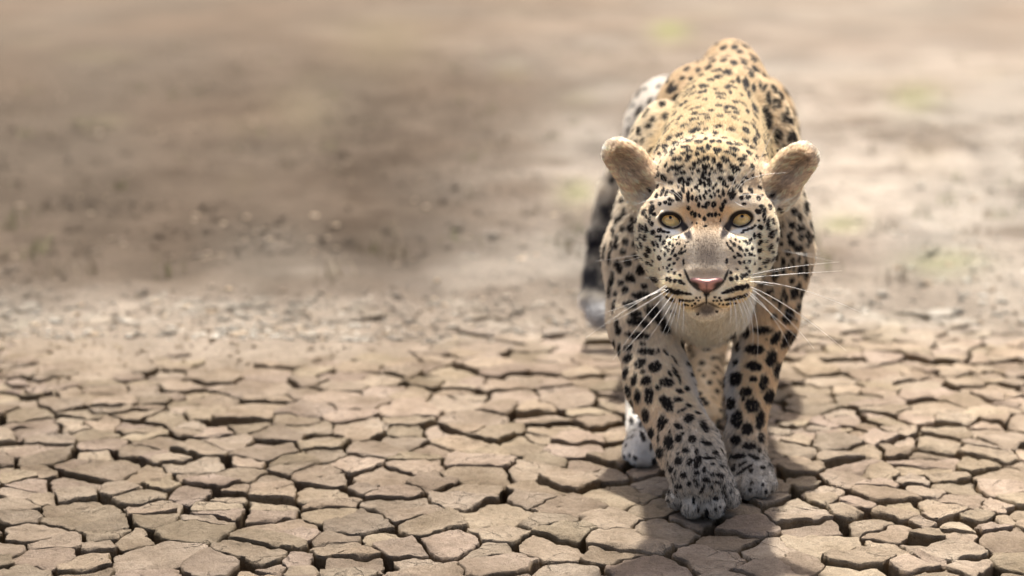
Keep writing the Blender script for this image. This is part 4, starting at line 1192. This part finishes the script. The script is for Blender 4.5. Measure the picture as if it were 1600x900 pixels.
# --- nose pad ------------------------------------------------------------------------
M_NOSE, nt, b = new_mat('pink_nose', .42, .4)
at = node(nt, 'ShaderNodeAttribute', attribute_name='tint')
vo = node(nt, 'ShaderNodeTexVoronoi', Scale=900.0)
gp2 = nt.nodes.new('ShaderNodeNewGeometry'); nt.links.new(gp2.outputs['Position'], vo.inputs['Vector'])
nt.links.new(mixc(nt, .35, at.outputs['Color'], ramp(nt, vo.outputs['Distance'], [(0, .6), (.8, .3)]), 'OVERLAY'), b.inputs['Base Color'])
bu = node(nt, 'ShaderNodeBump', Strength=.5, Distance=.0006); nt.links.new(vo.outputs['Distance'], bu.inputs['Height']); nt.links.new(bu.outputs[0], b.inputs['Normal'])
outl = [(1072, 434), (1077, 430.5), (1084, 431), (1092, 434), (1104, 435.5), (1116, 434), (1124, 431), (1131, 430.5), (1136, 434), (1130, 440), (1122, 445.5), (1116, 451), (1111, 457), (1104, 460), (1097, 457), (1092, 451), (1086, 445.5), (1078, 440)]
op = []
for k in range(len(outl)):
    a_, b_ = np.array(outl[k]), np.array(outl[(k + 1) % len(outl)])
    for t in (0, .33, .66): op.append(a_ + (b_ - a_) * t)
op = np.array(op)
for _ in range(2): op = (2 * op + np.roll(op, 1, 0) + np.roll(op, -1, 0)) / 4
cen = np.array([1104, 442.0])
fr = [1.0, .97, .86, .7, .5, .3, .12]
hN = hit(1104, 442, 2.15, 2.4)
V, cols, Q = [], [], []
for ri, f in enumerate(fr):
    for q in op:
        x, y = cen + (q - cen) * f
        e = 1 - f
        bulge = .0052 * (1 - f ** 2.4) + (0.0 if ri == 0 else .0012)
        back = ((x - 1104) / 32) ** 2 * .0055
        fur_y = (y - 442) / 16
        Yw = hN[1] - bulge + back - .0006 + .004 * fur_y * (fur_y > 0) + (.006 if ri == 0 else 0)
        if y < 442: Yw += .0050 * ((442 - y) / 11) ** 2
        V.append(P(x, y, Yw))
        nostril = math.exp(-(((abs(x - 1104) - 17) / 6.5) ** 2 + ((y - 444 + (abs(x - 1104) - 17) * .45) / 3.2) ** 2))
        base_c = np.array([.58, .29, .235]) * (1 - .55 * math.exp(-((x - 1104) / 1.6) ** 2) * (y > 440))
        edge = max(0, (f - .80) / .20)
        base_c = base_c * (1 - edge) + np.array([.16, .10, .085]) * edge
        base_c = base_c * (1 - min(1, nostril * 1.4)) + np.array([.012, .009, .008]) * min(1, nostril * 1.4)
        if y > 452: base_c = base_c * .5 * (1 - min(1, (y - 452) / 6)) + np.array([.02, .015, .014]) * min(1, (y - 452) / 6) + base_c * 0
        cols.append(base_c)
m_ = len(op)
for r in range(len(fr) - 1):
    for k in range(m_):
        Q.append((r * m_ + k, r * m_ + (k + 1) % m_, (r + 1) * m_ + (k + 1) % m_, (r + 1) * m_ + k))
V.append(P(*cen, hN[1] - .0052 - .0012 + .0012)); cols.append(np.array([.55, .28, .23]))
lr = (len(fr) - 1) * m_
for k in range(m_): Q.append((lr + k, lr + (k + 1) % m_, len(V) - 1))
nosep = part('nose', V, Q, M_NOSE)
set_color(nosep.data, 'tint', np.array(cols))

# --- whiskers -------------------------------------------------------------------------
M_WH, nt, b = new_mat('whisker', .35, .5)
at = node(nt, 'ShaderNodeAttribute', attribute_name='tint')
nt.links.new(at.outputs['Color'], b.inputs['Base Color'])
WH = [[(1042,448),(985,480),(915,528)],[(1044,452),(1000,480),(950,506)],[(1046,456),(1005,500),(958,562)],[(1050,460),(1022,498),(978,543)],[(1055,463),(1034,500),(1008,536)],[(1058,466),(1045,500),(1030,532)],[(1060,468),(1052,497),(1040,525)],[(1040,446),(995,470),(935,492)],[(1064,470),(1060,495),(1054,524)],[(1068,471),(1068,498),(1065,528)],[(1040,452),(1008,465),(975,482)],
 [(1052,460),(1015,505),(972,552)],[(1004,397),(968,403),(930,408)],[(1006,400),(980,407),(962,410)],
 [(1172,448),(1240,485),(1322,548)],[(1174,452),(1222,490),(1272,545)],[(1172,440),(1250,452),(1345,488)],[(1170,456),(1205,492),(1235,545)],[(1165,460),(1182,500),(1183,560)],[(1160,465),(1174,500),(1176,540)],[(1150,466),(1160,490),(1165,520)],[(1168,458),(1200,486),(1246,528)],[(1156,466),(1168,495),(1172,524)],[(1146,468),(1150,495),(1150,525)],[(1172,434),(1240,428),(1316,423)],[(1170,431),(1225,419),(1312,409)],
 [(1222,392),(1262,400),(1305,409)],[(1220,390),(1250,396),(1282,396)],[(1176,455),(1215,480),(1268,512)],[(1140,470),(1142,492),(1138,516)],
 [(1066,303),(1058,285),(1048,262)],[(1064,308),(1046,292),(1022,283)],[(1052,307),(1022,311),(990,321)],[(1064,312),(1052,301),(1040,297)],
 [(1142,300),(1150,276),(1168,256)],[(1148,297),(1160,281),(1178,262)],[(1153,297),(1178,277),(1232,270)],[(1155,306),(1185,305),(1217,320)],[(1148,315),(1157,321),(1167,325)],[(1140,300),(1146,286),(1151,272)],[(1182,263),(1192,240),(1212,197)]]
DK = [[(1170,430),(1200,426),(1232,421)],[(1170,433),(1205,431),(1240,432)],[(1175,440),(1205,446),(1240,450)],[(1044,436),(1025,436),(1006,433)]]
def whisker(pl, rad, tint):
    ys_ = []
    k = find(*pl[0])
    Y0 = BV[k][1] - .002
    far = math.hypot(pl[-1][0] - pl[0][0], pl[-1][1] - pl[0][1])
    p0, p1, p2 = [np.array(q, float) for q in pl]
    ctrl = 2 * p1 - (p0 + p2) / 2
    V, Q = [], []
    nseg = 14
    path = []
    for i in range(nseg + 1):
        t = i / nseg
        q = p0 * (1 - t) ** 2 + 2 * ctrl * t * (1 - t) + p2 * t * t
        path.append(P(q[0], q[1], Y0 - .02 * math.sin(t * 1.9) + far / 2555 * .25 * t * t))
    path = np.array(path)
    for i, c in enumerate(path):
        d = path[min(i + 1, nseg)] - path[max(i - 1, 0)]
        d /= np.linalg.norm(d)
        a_ = np.cross(d, [0.1, 1, .2]); a_ /= np.linalg.norm(a_); b_ = np.cross(d, a_)
        r = rad * (1 - .8 * (i / nseg) ** 1.3)
        for j in range(4):
            f = math.pi / 2 * j
            V.append(c + (a_ * math.cos(f) + b_ * math.sin(f)) * r)
    for i in range(nseg):
        for j in range(4):
            Q.append((i * 4 + j, i * 4 + (j + 1) % 4, i * 4 + 4 + (j + 1) % 4, i * 4 + 4 + j))
    o = part('whisker', V, Q, M_WH)
    set_color(o.data, 'tint', np.tile(tint, (len(V), 1)))
for w in WH: whisker(w, .00044 if abs(w[2][0] - w[0][0]) + abs(w[2][1] - w[0][1]) > 70 else .0004, (.82, .78, .70))
for w in DK: whisker(w, .0004, (.03, .025, .02))
